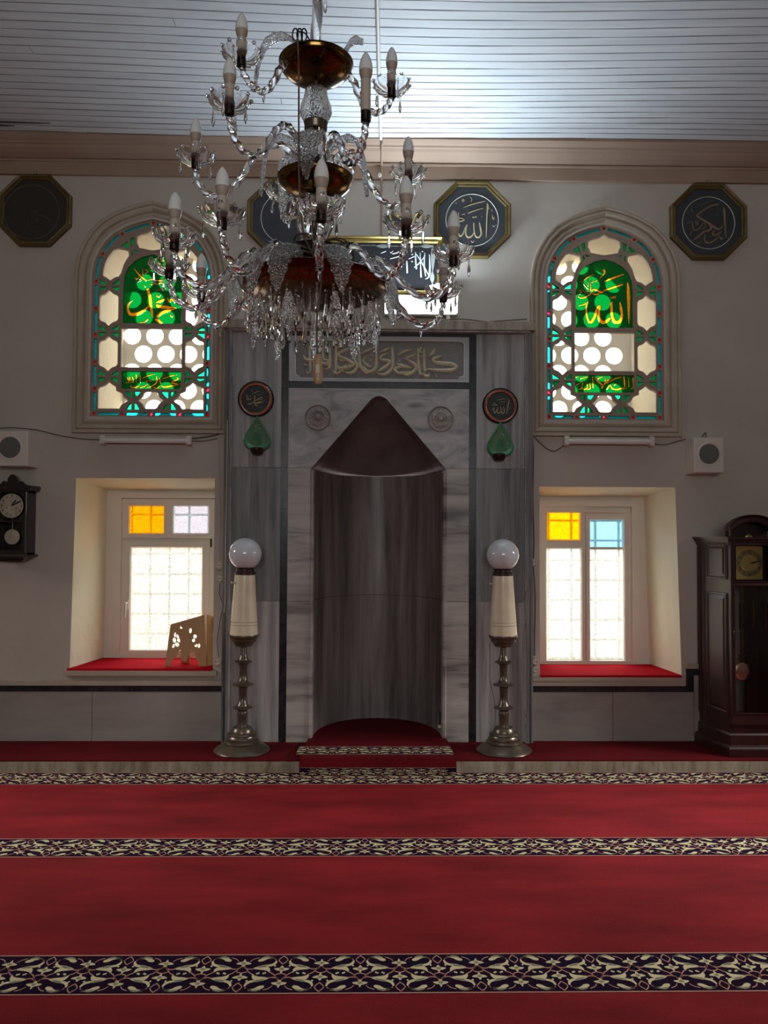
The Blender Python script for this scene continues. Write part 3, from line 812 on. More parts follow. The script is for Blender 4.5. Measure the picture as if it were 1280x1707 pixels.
letters = {1: (crop_map(950, 430, 0.09375, 0.026), crop_map(950, 620, 0.09375, 0.026)), -1: (crop_map(195, 420, 0.09375, 0.026), crop_map(195, 610, 0.09375, 0.026))}
BIG = {1: [
 [(1020,430,20),(1035,600,60),(1040,850,55),(1045,1160,18)],
 [(885,780,20),(905,900,55),(918,1060,50),(870,1140,62),(795,1135,62),(755,1050,55),(738,940,52),(735,820,48),(745,775,14)],
 [(720,1060,30),(660,1120,55),(580,1150,68),(520,1080,58),(512,980,46),(530,840,34)],
 [(525,840,34),(470,930,48),(440,1040,46),(370,1150,48),(312,1080,42),(290,950,36),(295,830,24),(320,775,26)],
 [(300,800,20),(250,830,22),(160,850,14)], [(610,420,20),(780,355,34),(960,290,22)], [(600,582,24),(780,525,36),(940,470,24)],
 [(585,205,30),(612,235,40),(600,290,26),(530,360,14)], [(722,690,16),(745,716,28),(772,692,22),(795,712,28),(812,672,14)],
 [(590,590,12),(545,612,46),(440,560,26),(385,600,22),(430,652,26),(520,640,30)],
 [(150,650,12),(165,700,22),(250,710,26),(340,660,26),(400,600,20)], [(370,400,10),(370,580,20)], [(320,360,8),(322,500,16)],
 [(200,410,12),(330,560,22)], [(230,420,12),(310,345,20),(420,300,14)], [(390,432,12),(490,405,18)], [(150,605,8),(190,570,18),(178,650,14)],
 [(200,625,10),(240,570,16)], [(250,580,10),(282,612,18),(330,580,12)], [(225,330,8),(300,300,14)]],
 -1: [
 [(545,650,50),(590,830,60),(600,950,55),(620,1060,50),(640,1180,14)], [(690,900,16),(750,885,52),(855,838,36)],
 [(700,930,30),(740,970,60),(890,985,60),(1050,1000,20)], [(1040,1012,20),(900,1045,60),(780,1092,62),(705,1165,40)],
 [(680,1190,34),(740,1232,60),(795,1270,40)], [(580,950,20),(480,1040,45),(360,1100,66),(250,1110,62),(205,1050,46),(202,930,32),(272,860,14)],
 [(395,1256,14),(480,1250,20),(545,1195,28)], [(695,770,16),(735,805,26),(775,760,16)], [(900,815,16),(930,890,40),(965,835,24),(1025,905,24)],
 [(945,1110,16),(965,1158,24),(995,1130,14)], [(295,290,12),(380,390,26),(445,455,30),(520,512,22)], [(460,290,12),(460,415,22)],
 [(312,450,12),(342,482,22),(392,448,12)], [(350,540,10),(430,500,20)], [(362,518,8),(420,470,14)], [(490,392,12),(560,340,26)],
 [(540,500,14),(610,490,22),(720,512,22),(820,500,20)], [(590,575,14),(640,585,24),(690,560,18),(720,582,20),(770,545,24),(825,572,24)],
 [(470,590,14),(505,622,20)], [(670,215,12),(700,170,20),(745,150,16)], [(540,252,8),(620,250,14)], [(560,302,10),(620,280,18)], [(690,690,14),(860,650,18)],
 [(500,330,14),(540,320,22)], [(860,600,14),(980,560,20)], [(900,700,12),(960,690,20),(1000,720,12)]]}
BIGD = {1: [(470,470),(360,680),(500,702)], -1: [(740,640),(565,545)]}
SM = {1: [
 [(1115,100,26),(1130,200,34),(1128,265,30),(1080,312,12)], [(1035,90,14),(1045,265,24)], [(955,80,25),(965,170,32),(972,262,28)], [(1020,280,10),(940,312,22)],
 [(920,90,12),(820,115,26),(660,200,14)], [(970,275,18),(850,312,30),(765,300,30),(712,238,24),(655,312,24)], [(742,90,12),(650,180,28),(548,272,22)],
 [(430,80,14),(500,170,32),(590,250,28),(552,300,14)], [(635,90,12),(627,190,22)], [(400,80,20),(412,280,26)], [(322,88,12),(190,122,20)],
 [(232,160,10),(120,235,20)], [(230,195,14),(205,295,26),(150,312,14)], [(300,200,20),(312,285,26),(245,312,26),(225,275,12)],
 [(350,190,18),(362,290,28),(320,312,16)], [(592,85,12),(500,122,20)], [(832,200,10),(790,240,18)], [(110,100,14),(160,80,10)]],
 -1: [
 [(1050,200,12),(1085,235,24),(965,290,30),(1020,312,26),(1115,325,16)], [(1110,332,14),(980,355,28),(890,372,34),(820,375,24),(788,340,12)],
 [(755,210,18),(775,312,30)], [(765,350,12),(705,400,30),(648,378,16)], [(700,180,18),(706,290,30),(620,360,26),(528,385,14)],
 [(540,320,12),(470,372,26),(398,390,14)], [(400,340,12),(330,382,28),(262,378,28),(238,340,12)], [(410,160,26),(415,300,14)], [(340,150,24),(346,290,12)],
 [(662,145,12),(550,178,22),(448,225,14)], [(870,160,10),(790,190,18)], [(1062,155,12),(930,190,24),(800,236,14)], [(488,285,12),(540,275,24),(520,248,12)],
 [(570,250,12),(602,272,20),(640,240,14)], [(270,180,16),(290,280,26),(238,292,16)], [(220,180,16),(232,268,24)], [(180,200,14),(212,290,26),(150,290,14)]]}
SMD = {1: [(870,170),(460,200),(490,245),(580,165),(790,190),(1080,160)], -1: [(95,155),(80,180),(165,165),(210,145),(100,300),(125,355),(160,345),(855,268),(605,210),(970,215)]}

def cutter_mesh(strokes, dts, mapf, r):
    mb = MB()
    for s in strokes:
        S_ = catmull([tuple(p) for p in s], 4)
        L = len(S_); R_ = []
        for i, p in enumerate(S_):
            q0, q1 = S_[max(i-1, 0)], S_[min(i+1, L-1)]
            dx, dy = q1[0]-q0[0], q1[1]-q0[1]; l = math.hypot(dx, dy) or 1
            nx, ny = -dy/l*p[2]/2, dx/l*p[2]/2
            R_.append([mapf(p[0]+nx, p[1]+ny, 0.01), mapf(p[0]-nx, p[1]-ny, 0.01), mapf(p[0]-nx, p[1]-ny, -0.02), mapf(p[0]+nx, p[1]+ny, -0.02)])
        mb.loft(R_, True, True, True)
    return mb

def stained(s, name):
    X = s*WXC
    root = wroot(name, (X, 0.03, WZ(1545))); struct(root)
    mb = MB().mat('stone')
    path = shift(OUT, X)
    prof_ = [(-0.004,0.05),(0.0,0.012),(0.006,0.004),(0.016,0.004),(0.02,-0.006),(0.03,-0.012),(0.042,-0.006),(0.048,0.0),(0.056,-0.012),(0.066,-0.024),
            (0.08,-0.026),(0.086,-0.016),(0.09,-0.022),(0.1,-0.03),(0.112,-0.03),(0.116,0.0)]
    # path lifted at the apex to a soft point
    mb.sweep(path, prof_)
    mb.build('stone_frame', root)
    mb = MB().mat('tracery')
    mb.plate(shift(OUT, X), [shift(p, X) for p in CL+GR+[PA, ST]+BARS+DOTS], 0.02, 0.045)
    tr = mb.build('tracery', root)
    for nm, mt, L in (('clear_glass', 'pane_clear', CL), ('green_glass', 'pane_green', GR), ('turquoise_glass', 'pane_cyan', BARS), ('red_glass', 'pane_red', DOTS)):
        mb = MB().mat(mt)
        for p in L: mb.plate(shift(p, X), [], 0.034, 0.034)
        mb.build(nm, root)
    # thin lead line round every clear pane
    mb = MB().mat('stone')
    for p in CL:
        q = shift(p, X); a = offset(q, 0.004); b = offset(q, -0.003)
        mb.loft([[(x, 0.02, z) for x, z in a], [(x, 0.016, z) for x, z in a], [(x, 0.016, z) for x, z in b], [(x, 0.03, z) for x, z in b]])
    mb.build('cell_rims', root)
    for P_, mf, SS, DD, sp_ in ((PA, letters[s][0], BIG[s], BIGD[s], 1.0), (ST, letters[s][1], SM[s], SMD[s], 0.6)):
        mb = MB().mat('pane_green'); mb.plate(shift(P_, X), [], 0.028, 0.034)
        g = mb.build('inscribed_glass', root)
        cut = cutter_mesh(SS, DD, mf, 0).mat('pane_green').build('cut', root)
        md = g.modifiers.new('b', 'BOOLEAN'); md.operation = 'DIFFERENCE'; md.object = cut; md.solver = 'EXACT'; md.use_self = True
        dg = bpy.context.evaluated_depsgraph_get(); dg.update()
        me = bpy.data.meshes.new_from_object(g.evaluated_get(dg)); g.modifiers.clear(); g.data = me
        bpy.data.objects.remove(cut)
        mb = MB().mat('pane_amber')
        for k in SS: stroke(mb, k, mf, h=0.0, n=4, flat=True)
        for c_ in DD: dot(mb, c_, mf, 13, 0.0)
        lt = mb.build('gold_lettering', g)
        mb = MB().mat('lead')
        for k in SS:
            S_ = catmull(k, 4); L = len(S_)
            for sd in (-1, 1):
                pts = []
                for i, p in enumerate(S_):
                    q0, q1 = S_[max(i-1, 0)], S_[min(i+1, L-1)]
                    dx, dy = q1[0]-q0[0], q1[1]-q0[1]; l = math.hypot(dx, dy) or 1
                    pts.append((p[0]-dy/l*p[2]/2*sd, p[1]+dx/l*p[2]/2*sd, 7))
                stroke(mb, pts, lambda u, v, l: mf(u, v, l+0.002), h=0.002, n=1)
        mb.build('lead_outline', lt)
    # pierced outer screen
    mb = MB().mat('screen')
    c0 = at(258, 560, 0.68) if s < 0 else at(1005, 563, 0.68)
    hol = []
    for j in range(-7, 10):
        for i in range(-4, 5):
            cx, cz = c0.x+(i+(0.5 if j % 2 else 0))*0.172, c0.z-j*0.139
            if abs(cx-X) > 0.36 or cz < WZ(1545)+0.02 or cz > WZ(190)-0.03: continue
            hol.append([(cx+0.066*math.cos(2*PI*k/20), cz+0.066*math.sin(2*PI*k/20)) for k in range(20)])
    mb.plate([(X-0.46, WZ(1545)-0.05), (X+0.46, WZ(1545)-0.05), (X+0.46, WZ(190)+0.05), (X-0.46, WZ(190)+0.05)], hol, 0.68, 0.70)
    mb.build('pierced_screen', root)
    portal('window_portal', (X, TH+0.05, 2.9), (math.radians(-90), 0, 0), 1.0, 1.5)
    return root
stained(-1, 'window_1'); stained(1, 'window_2')

# ------------------------------------------------------------------ lower windows
def rect_px(x0, y0, x1, y1, Y):
    a, b = at(x0, y0, Y), at(x1, y1, Y); return [(a.x, b.z), (b.x, b.z), (b.x, a.z), (a.x, a.z)]
def rect_w(x0, z0, x1, z1): return [(x0,z0),(x1,z0),(x1,z1),(x0,z1)]
def low_window(name, s, outer_r, sashes, panes, back):
    Y = 0.44
    root = wroot(name, ((outer_r[0][0]+outer_r[1][0])/2, Y, outer_r[0][1])); struct(root)
    mb = MB().mat('pvc')
    b = REC[s]['b']
    mb.plate(b, [outer_r], Y+0.02, Y+0.06)       # plastered casing to the reveal
    hole_out = [p[1] for p in panes]
    inner_o = offset(outer_r, -0.03)
    mb.plate(outer_r, [inner_o], Y-0.02, Y+0.06)
    mb.plate(inner_o, hole_out, Y+0.012, Y+0.05)
    mb.build('window_frame', root)
    mb = MB().mat('pvc')
    for sr, hs in sashes:
        mb.plate(offset(sr, 0), [offset(h, 0.0) for h in hs], Y-0.008, Y+0.03)
        for h in hs:
            mb.loft([[(x, Y-0.008, z) for x, z in offset(h, 0.008)], [(x, Y-0.014, z) for x, z in offset(h, 0.004)], [(x, Y-0.004, z) for x, z in offset(h, -0.004)], [(x, Y+0.012, z) for x, z in offset(h, -0.004)]])
    mb.build('sash', root)
    for nm, pr, mt in panes:
        mb = MB().mat(mt); mb.plate(pr, [], Y+0.02, Y+0.02); mb.build(nm, root)
    portal('window_portal', ((b[0][0]+b[1][0])/2, TH+0.05, (b[0][1]+b[2][1])/2), (math.radians(-90), 0, 0), 1.0, 1.3)
    return root
Yw = 0.46
zl = lambda r, Y=Yw: at(300, r, Y).z
L_or = at(280, 843, Yw); 
po = rect_px(217, 843, 275, 890, Yw); pb = rect_px(290, 843, 349, 890, Yw); pm = rect_px(220, 912, 337, 1083, Yw)
xo0, xo1 = at(198, 900, Yw).x, -1.092
out_l = rect_w(xo0, 0.548, xo1, at(250, 824, Yw).z)
s1 = rect_w(at(205,900,Yw).x, at(250,897,Yw).z, xo1-0.004, at(250,832,Yw).z)
s2 = rect_w(at(205,900,Yw).x, at(250,1100,Yw).z, at(351,900,Yw).x, at(250,902,Yw).z)
w3 = low_window('window_3', -1, out_l, [(s1, [po, pb]), (s2, [pm])], [('orange_pane', po, 'pane_orange'), ('blue_pane', pb, 'pane_paleblue'), ('clear_pane', pm, 'pane_frost')], None)
# handle and hinge
mb = MB().mat('plastic'); p = at(212, 1008, 0.43)
mb.box((p.x-0.012, 0.415, p.z-0.03), (p.x+0.012, 0.43, p.z+0.035)); mb.tube([(p.x, 0.42, p.z+0.015), (p.x, 0.385, p.z+0.015), (p.x, 0.38, p.z-0.09)], 0.009, 8)
mb.build('window_handle', w3, smooth=True)
mb = MB().mat('brass'); p = at(352, 905, 0.43); mb.lathe([(0.006,0),(0.006,0.06)], (p.x, 0.425, p.z-0.03), 10); mb.build('hinge', w3)
r1 = rect_px(910, 854, 966, 901, Yw); r2 = rect_px(981, 866, 1038, 912, Yw); r3 = rect_px(909, 914, 968, 1102, Yw); r4 = rect_px(982, 916, 1041, 1104, Yw)
out_r = rect_w(1.083, 0.508, at(1057, 950, Yw).x, at(980, 838, Yw).z)
s3 = rect_w(1.10, at(940,1107,Yw).z, at(974,950,Yw).x, at(940,844,Yw).z)
s4 = rect_w(at(975,950,Yw).x, at(1000,1109,Yw).z, at(1050,950,Yw).x, at(1000,857,Yw).z)
r24 = rect_w(r2[0][0], r4[0][1], r2[1][0], r2[2][1])
w4 = low_window('window_4', 1, out_r, [(s3, [r1, r3]), (s4, [r24])],
                [('orange_pane', r1, 'pane_orange'), ('blue_pane', r2, 'pane_blue'), ('clear_pane', r3, 'pane_frost'), ('clear_pane', r4, 'pane_frost')], None)
mb = MB().mat('black_plastic'); a, b = at(981, 912, Yw), at(1039, 915.5, Yw); mb.box((a.x, Yw-0.006, b.z), (b.x, Yw+0.004, a.z)); mb.build('black_bar', w4)
mb = MB().mat('pvc'); a, b = at(972, 853, 0.42), at(1043, 853, 0.42); mb.tube([a, b], 0.007, 8); mb.build('top_rod', w4)
# iron grilles outside
def grille(xs, zs, x0, x1, z0, z1, label):
    Yg = 0.70; mb = MB().mat('iron')
    for x in xs: mb.box((x-0.0085, Yg-0.007, z0), (x+0.0085, Yg+0.007, z1))
    for z in zs: mb.box((x0, Yg-0.006, z-0.008), (x1, Yg+0.006, z+0.008))
    for x in xs:
        for z in zs: mb.lathe([(0.0,-0.018),(0.013,-0.012),(0.018,0),(0.013,0.012),(0,0.018)], (x, Yg, z), 8)
    o = mb.build('iron_grille', org=((x0+x1)/2, Yg, z0)); tag(o, label, 'window grille', None); return o
gl = [at(x, 950, 0.70).x for x in (219, 251, 283, 315, 347)]; gz = [at(280, r, 0.70).z for r in (858, 890, 923, 957, 990, 1023, 1056, 1088)]
bL = REC[-1]['b']; grille(gl, gz, bL[0][0], bL[1][0], 0.545, bL[2][1]-0.002, 'pale iron grid of bars outside the frosted window at the left')
gr = [at(x, 950, 0.70).x for x in (914, 952, 992, 1031, 1070)]; gz = [at(980, r, 0.70).z for r in (868, 901, 934, 967, 1000, 1033, 1066, 1097)]
bR = REC[1]['b']; grille([x for x in gr if bR[0][0]+0.02 < x < bR[1][0]-0.02], gz, bR[0][0], bR[1][0], 0.505, bR[2][1]-0.002, 'pale iron grid of bars outside the frosted window at the right')
# sills: red carpet and painted board
for s, zf, lab in ((-1, 0.54, 'left'), (1, 0.50, 'right')):
    f, b = REC[s]['f'], REC[s]['b']
    mb = MB().mat('red_sill')
    P_ = [(f[0][0]-0.012*(s < 0), -0.012), (f[1][0]-0.004, -0.012), (b[1][0]-0.004, 0.43), (b[0][0]+0.004, 0.43)]
    mb.loft([[(x, y_, z) for x, y_ in P_] for z in (f[0][1]+0.001, f[0][1]+0.012)], True, True, True)
    mb.loft([[(x, -0.012-0.01*math.sin(k), f[0][1]+0.012-0.02*k/3) for x in (P_[0][0], P_[1][0])] for k in (0, 1, 2, 3)], False)
    o = mb.build('sill_carpet', org=((f[0][0]+f[1][0])/2, 0.2, f[0][1])); tag(o, 'piece of red carpet lying on the deep %s window sill' % lab, 'carpet')
    mb = MB().mat('sill_board')
    if s < 0:
        a, b_ = at(106, 1121, -0.03), at(361, 1121, -0.03); z1_ = f[0][1]-0.003
        mb.box((a.x, -0.035, z1_-0.03), (b_.x, 0.0, z1_)); mb.box((a.x+0.02, -0.02, z1_-0.045), (b_.x-0.02, 0, z1_-0.03))
    else:
        a, b_ = at(886, 1130, -0.03), at(1142, 1130, -0.03); z1_ = f[0][1]-0.003
        mb.box((a.x+0.01, -0.035, z1_-0.022), (b_.x, 0.0, z1_)); mb.box((a.x, -0.028, zb1+0.001), (b_.x, 0, z1_-0.022))
    o = struct(mb.build('trim_%d' % (5 if s < 0 else 6)))

# ground outside
struct(MB().mat('ground').box((-14, TH, -0.4), (14, 14, -0.35)).build('floor_outside'))
struct(MB().mat('outside_wall').box((-7, 4.2, -0.35), (-1.0, 4.4, 2.1)).build('wall_outside'))
struct(MB().mat('dimming_wall_pale').box((-0.9, 4.2, -0.35), (7, 4.4, 2.1)).build('wall_outside'))  # pale wall added to dim the view through the right window panes

# ------------------------------------------------------------------ framed octagons
def octagon(cx, cz, r, rot=0.0):
    return [(cx+r*math.cos(PI/8+PI/4*k+rot), cz+r*math.sin(PI/8+PI/4*k+rot)) for k in range(8)]
def octo(px, py, hw_px, mf_args, strokes, dts, ink, board, label, circ, circ_r, tilt=0.0, ring='white_line'):
    p = at(px, py, -0.02); R_ = hw_px/247.0/math.cos(PI/8)
    root = wroot('octagonal_plaque', (p.x, -0.02, p.z-R_*0.92)); tag(root, label, 'plaque', None)
    P_ = octagon(p.x, p.z, R_, tilt)
    mb = MB().mat('olive_gilt')
    mb.sweep(P_, [(0,0.0),(0,-0.03),(-0.008,-0.038),(-0.016,-0.034),(-0.02,-0.026),(-0.03,-0.028),(-0.036,-0.022),(-0.036,-0.01)])
    mb.build('frame', root)
    mb = MB().mat(board); mb.plate(offset(P_, -0.034), [], -0.014, -0.004); bd = mb.build('board', root)
    c = at(circ[0], circ[1], -0.014); mb = MB().mat(ring)
    rings = []
    for rr_, yy in ((circ_r, -0.0142), (circ_r-0.0025, -0.017), (circ_r-0.005, -0.0142)):
        rings.append([(c.x+rr_*math.cos(2*PI*k/72), yy, c.z+rr_*math.sin(2*PI*k/72)) for k in range(72)])
    mb.loft(rings); mb.build('painted_circle', bd)
    if strokes:
        mb = MB().mat(ink); mf = crop_map(mf_args[0], mf_args[1], mf_args[2], -0.0145)
        for s in strokes: stroke(mb, s, mf, h=0.003, n=5)
        for d_ in dts: dot(mb, d_, mf, 11, 0.003)
        mb.build('calligraphy', bd)
    mb = MB().mat('brass_dark')
    zt = p.z+R_*math.cos(PI/8)+0.01
    mb.tube([(p.x+0.013*math.cos(a), -0.02, zt+0.008+0.013*math.sin(a)) for a in [2*PI*k/14 for k in range(15)]], 0.0028, 6)
    mb.build('hanging_ring', root)
    return root
ALLAH_O = [[(858,430,12),(866,480,28),(856,600,20),(850,760,20),(843,940,10)], [(850,470,8),(888,512,12)], [(745,715,12),(760,800,28),(770,880,26),(735,930,26),(690,915,26),(668,850,24),(660,720,18)],
  [(665,860,14),(625,915,26),(575,930,28),(545,890,26),(545,820,22),(562,745,16)], [(560,745,14),(530,800,18),(505,870,22),(465,915,24),(435,870,20),(428,790,16),(425,730,12)],
  [(505,497,10),(660,440,14),(825,400,8)], [(575,580,14),(640,550,14),(790,505,6)], [(605,338,8),(630,370,14),(618,420,10)], [(515,372,10),(488,380,14),(500,408,14),(520,392,10),(500,385,8)],
  [(645,625,8),(650,645,12),(672,632,12),(695,640,12),(695,620,8)], [(765,640,10),(780,620,10)], [(395,420,10),(402,440,14)], [(935,600,8),(935,640,12),(955,665,16),(960,630,10)], [(925,525,8),(930,550,12)],
  [(940,755,8),(955,775,12),(990,748,8)], [(620,980,8),(640,1010,12),(665,980,8)], [(435,570,10),(437,640,14)], [(410,560,8),(415,620,12)], [(425,690,12),(470,695,16),(520,680,12),(485,655,14),(440,650,12)], [(480,600,8),(525,590,12)]]
BAKR = [[(780,400,26),(680,425,24),(560,490,22),(480,555,26),(495,590,28),(620,665,34),(740,745,36),(800,760,28),(840,720,16),(850,690,8)],
  [(505,600,12),(600,650,26),(670,710,30),(665,770,30),(560,810,28),(480,880,26),(400,930,12)], [(858,450,14),(872,520,36),(880,680,24),(893,890,14)],
  [(735,790,14),(700,810,26),(720,850,26),(770,835,22),(830,800,18)], [(785,850,12),(770,890,18),(690,950,26),(620,960,28),(580,920,20),(590,840,14)], [(800,870,14),(825,905,34),(845,880,16)],
  [(480,970,10),(540,940,12)], [(400,640,10),(410,740,16),(440,780,16),(500,760,16),(540,700,14),(580,680,14),(590,740,14),(540,760,12)], [(450,640,12),(470,700,16),(500,640,12)], [(390,800,8),(375,830,12),(380,860,10)],
  [(400,430,8),(390,480,12),(405,510,8)], [(480,445,6),(600,380,12),(690,350,6)], [(330,690,10),(370,650,12)], [(520,620,10),(560,640,14)]]
ALI = [[(475,650,8),(520,710,16),(590,755,22),(640,710,12)], [(590,570,6),(650,600,10)], [(480,820,8),(560,790,18),(700,815,22),(800,850,24),(845,900,20),(800,970,14)], [(600,840,12),(630,890,26),(620,940,16)], [(500,1040,8),(560,1090,16),(680,1080,12),(760,1010,10)], [(470,840,8),(480,960,14),(500,1030,12)]]
MUH = [[(930,555,14),(960,620,18),(1000,600,14),(1060,545,14)], [(850,560,14),(870,620,26),(960,640,24),(1060,600,20)], [(1000,470,12),(1080,560,24),(1150,580,26),(1240,560,22)], [(1090,500,10),(1150,540,20),(1120,600,22),(1180,640,18)]]
octo(58, 351, 60.5, (0,280,125/1280), ALI, [], 'gold_faint', 'slate_dark', 'dim octagonal gilt framed plaque at the far left, its lettering almost invisible', (52.5, 353.5), 0.188, ring='grille')
octo(478, 362, 66, (430,300,0.1), [[(x-350, y-0, w) for x, y, w in s] for s in MUH], [], 'gold_ink', 'slate', 'octagonal dark slate plaque partly hidden behind the glass arms of the chandelier', (479, 363), 0.182)
octo(787, 366.5, 65, (715,290,145/1280), ALLAH_O, [], 'gold_ink', 'slate', 'octagonal dark slate plaque with tall gold lettering, right of the chandelier above the framed text', (787, 367), 0.182)
octo(1181, 370, 65, (1108,295,146/1280), BAKR, [(660,870),(770,560)], 'gold_dim', 'slate', 'octagonal dark plaque with faded brown lettering, right of the right arched window', (1181, 371.5), 0.183)

# framed inscription above the niche
fa, fb = at(530, 392, -0.075), at(739, 494, -0.075)
root = wroot('framed_inscription', ((fa.x+fb.x)/2, -0.02, fb.z)); tag(root, 'wide black framed text panel in a double gilt moulding above the niche', 'picture')
R0_ = [(fa.x, fb.z), (fb.x, fb.z), (fb.x, fa.z), (fa.x, fa.z)]
mb = MB().mat('gilt'); mb.sweep(R0_, [(0,-0.002),(0,-0.028),(-0.008,-0.036),(-0.016,-0.028),(-0.02,-0.024),(-0.03,-0.026),(-0.036,-0.03),(-0.042,-0.018),(-0.042,-0.008)]); mb.build('frame', root)
mb = MB().mat('black'); mb.plate(offset(R0_, -0.038), [], -0.014, -0.004); bd = mb.build('panel', root)
_fm = crop_map(530, 380, 220/1280, -0.0595)
fm = lambda u, v, l: (_fm(u, v, l)[0], -0.0145-l, _fm(u, v, l)[2])
mb = MB().mat('silver_ink')
FS = [[(1080,258,10),(1085,380,18),(1075,470,16),(1040,495,8)], [(1035,240,8),(1030,360,16),(1045,470,10)], [(990,240,8),(1000,480,16)], [(945,235,10),(948,330,16),(955,400,16)], [(955,255,8),(1010,340,14),(1080,470,8)], [(1040,265,6),(980,340,12),(930,385,6)],
 [(880,300,6),(935,275,10)], [(700,300,6),(840,260,12)], [(610,245,6),(660,225,10)], [(440,395,14),(400,385,20),(400,420,18),(440,410,18),(470,395,12)], [(610,400,14),(660,430,24),(740,405,18)], [(780,330,14),(770,430,20)], [(860,320,14),(865,440,18)], [(720,250,8),(770,240,12)],
 [(330,330,14),(345,430,20),(420,450,18)], [(240,300,12),(250,440,18)], [(190,280,12),(195,440,18)], [(60,300,12),(80,420,20),(160,440,16)], [(700,230,6),(710,242,8),(725,222,6)], [(480,320,6),(495,332,8),(512,315,6)], [(905,250,6),(912,262,8),(922,252,6)], [(20,300,10),(25,430,16)], [(500,470,14),(600,490,20),(700,470,16)]]
for s in FS: stroke(mb, s, fm, h=0.002, n=4)
for d_ in ((780,232),(1012,228),(448,298),(912,325),(640,300)): dot(mb, d_, fm, 9, 0.002)
mb.build('calligraphy', bd)
mb = MB().mat('grille')
stroke(mb, [(40,165,5),(560,168,5)], fm, h=0.001, n=2); stroke(mb, [(700,175,5),(990,180,5)], fm, h=0.001, n=2)
for cx in (630, 1055): 
    for dy in (-12, 0, 12): stroke(mb, [(cx-65,175,6),(cx,175+dy,16),(cx+65,175,6)], fm, h=0.001, n=4)
for s_ in (-14, 0, 14): stroke(mb, [(1115,160,8),(1115+s_,280,16),(1112,420,6)], fm, h=0.001, n=4); stroke(mb, [(1110,420,8),(1108+s_,480,16),(1108,540,8)], fm, h=0.001, n=4)
mb.build('ornament', bd)
root.location.y -= 0.045

# flood lamp lying on the ledge of the niche surround
a, b = at(642, 493, -0.1), at(762, 526, -0.1)
root = wroot('flood_lamp', ((a.x+b.x)/2, -0.06, LEDGE_Z)); tag(root, 'lit flat white flood lamp standing on the ledge above the niche', 'lamp')
mb = MB().mat('plastic')
zl_, zh_ = at(700, 524, -0.1).z, a.z
for fx in (a.x+0.06, b.x-0.06): mb.box((fx-0.012, -0.095, LEDGE_Z+0.001), (fx+0.012, -0.06, zl_+0.01))
mb.plate([(a.x-0.006, zl_), (b.x+0.006, zl_), (b.x+0.006, zh_+0.006), (a.x-0.006, zh_+0.006)], [], -0.098, -0.055); mb.build('housing', root)
mb = MB().mat('led')
q = [(a.x, zl_+0.006), (b.x-0.012, zl_+0.006), (b.x, zl_+0.018), (b.x, zh_-0.012), (b.x-0.012, zh_), (a.x+0.012, zh_), (a.x, zh_-0.012)]
mb.plate(q, [], -0.0995, -0.0985); mb.build('lit_panel', root)
lamp = area('flood_lamp_light', ((a.x+b.x)/2, -0.135, (a.z+b.z)/2), (-math.radians(90+50), 0, 0), abs(b.x-a.x)*0.9, 0.1, 34, (0.72, 0.88, 1.0))

# ------------------------------------------------------------------ round plaques and green wall lights
def round_plaque(px, py, mfa, strokes, dts, label):
    p = at(px, py, -0.07); R_ = 0.121
    root = wroot('round_plaque', (p.x, -0.05, p.z-R_)); tag(root, label, 'plaque', 'round plaques either side of the niche') if False else tag(root, label, 'plaque')
    mb = MB().mat('black_plastic'); mb.lathe([(R_,0),(R_,0.014),(R_*0.96,0.02),(R_*0.9,0.016)], (p.x, -0.046, p.z), 48, axis='Y', cap1=False); mb.build('outer_rim', root, smooth=True)
    mb = MB().mat('copper'); mb.lathe([(R_*0.93,0.016),(R_*0.88,0.021),(R_*0.83,0.018)], (p.x, -0.046, p.z), 48, axis='Y', cap0=False, cap1=False)
    for k in range(36):
        an = 2*PI*k/36; rr_ = R_*0.88
        mb.lathe([(0.005,0),(0.003,0.004),(0,0.005)], (p.x+rr_*math.cos(an), -0.066, p.z+rr_*math.sin(an)), 6, axis='Y')
    mb.lathe([(R_*0.83,0.018),(R_*0.80,0.012),(R_*0.77,0.022),(R_*0.745,0.012)], (p.x, -0.046, p.z), 48, axis='Y', cap0=False, cap1=False); mb.build('copper_ring', root, smooth=True)
    mb = MB().mat('black'); mb.lathe([(R_*0.76,0.0),(R_*0.76,0.013)], (p.x, -0.046, p.z), 48, axis='Y'); mb.build('black_disc', root)
    mb = MB().mat('gold_ink'); mf = crop_map(*mfa, -0.0592)
    for s in strokes: stroke(mb, s, mf, h=0.002, n=5)
    for d_ in dts: dot(mb, d_, mf, 9, 0.002)
    mb.build('calligraphy', root)
round_plaque(426, 664.5, (390,625,80/975), [[(408,405,8),(422,450,20),(420,560,20),(440,610,20),(480,640,12)], [(590,560,10),(520,545,18),(450,580,20),(430,600,10)], [(600,548,12),(540,560,18),(470,580,14)],
  [(440,530,12),(520,470,18),(565,455,16),(580,480,14),(540,500,12),(460,490,10)], [(430,520,12),(380,565,18),(310,595,20),(280,570,12)], [(370,385,6),(440,350,12),(530,330,6)], [(360,300,10),(370,340,14)], [(450,410,6),(565,395,10)],
  [(260,400,8),(270,450,12),(320,500,12),(350,470,10)], [(250,480,8),(300,520,10)], [(310,420,8),(340,450,10)], [(590,355,10),(600,372,12)], [(530,640,8),(545,675,12)]], [(375,620),(365,655),(610,520)], 'small round copper rimmed black plaque, left of the niche')
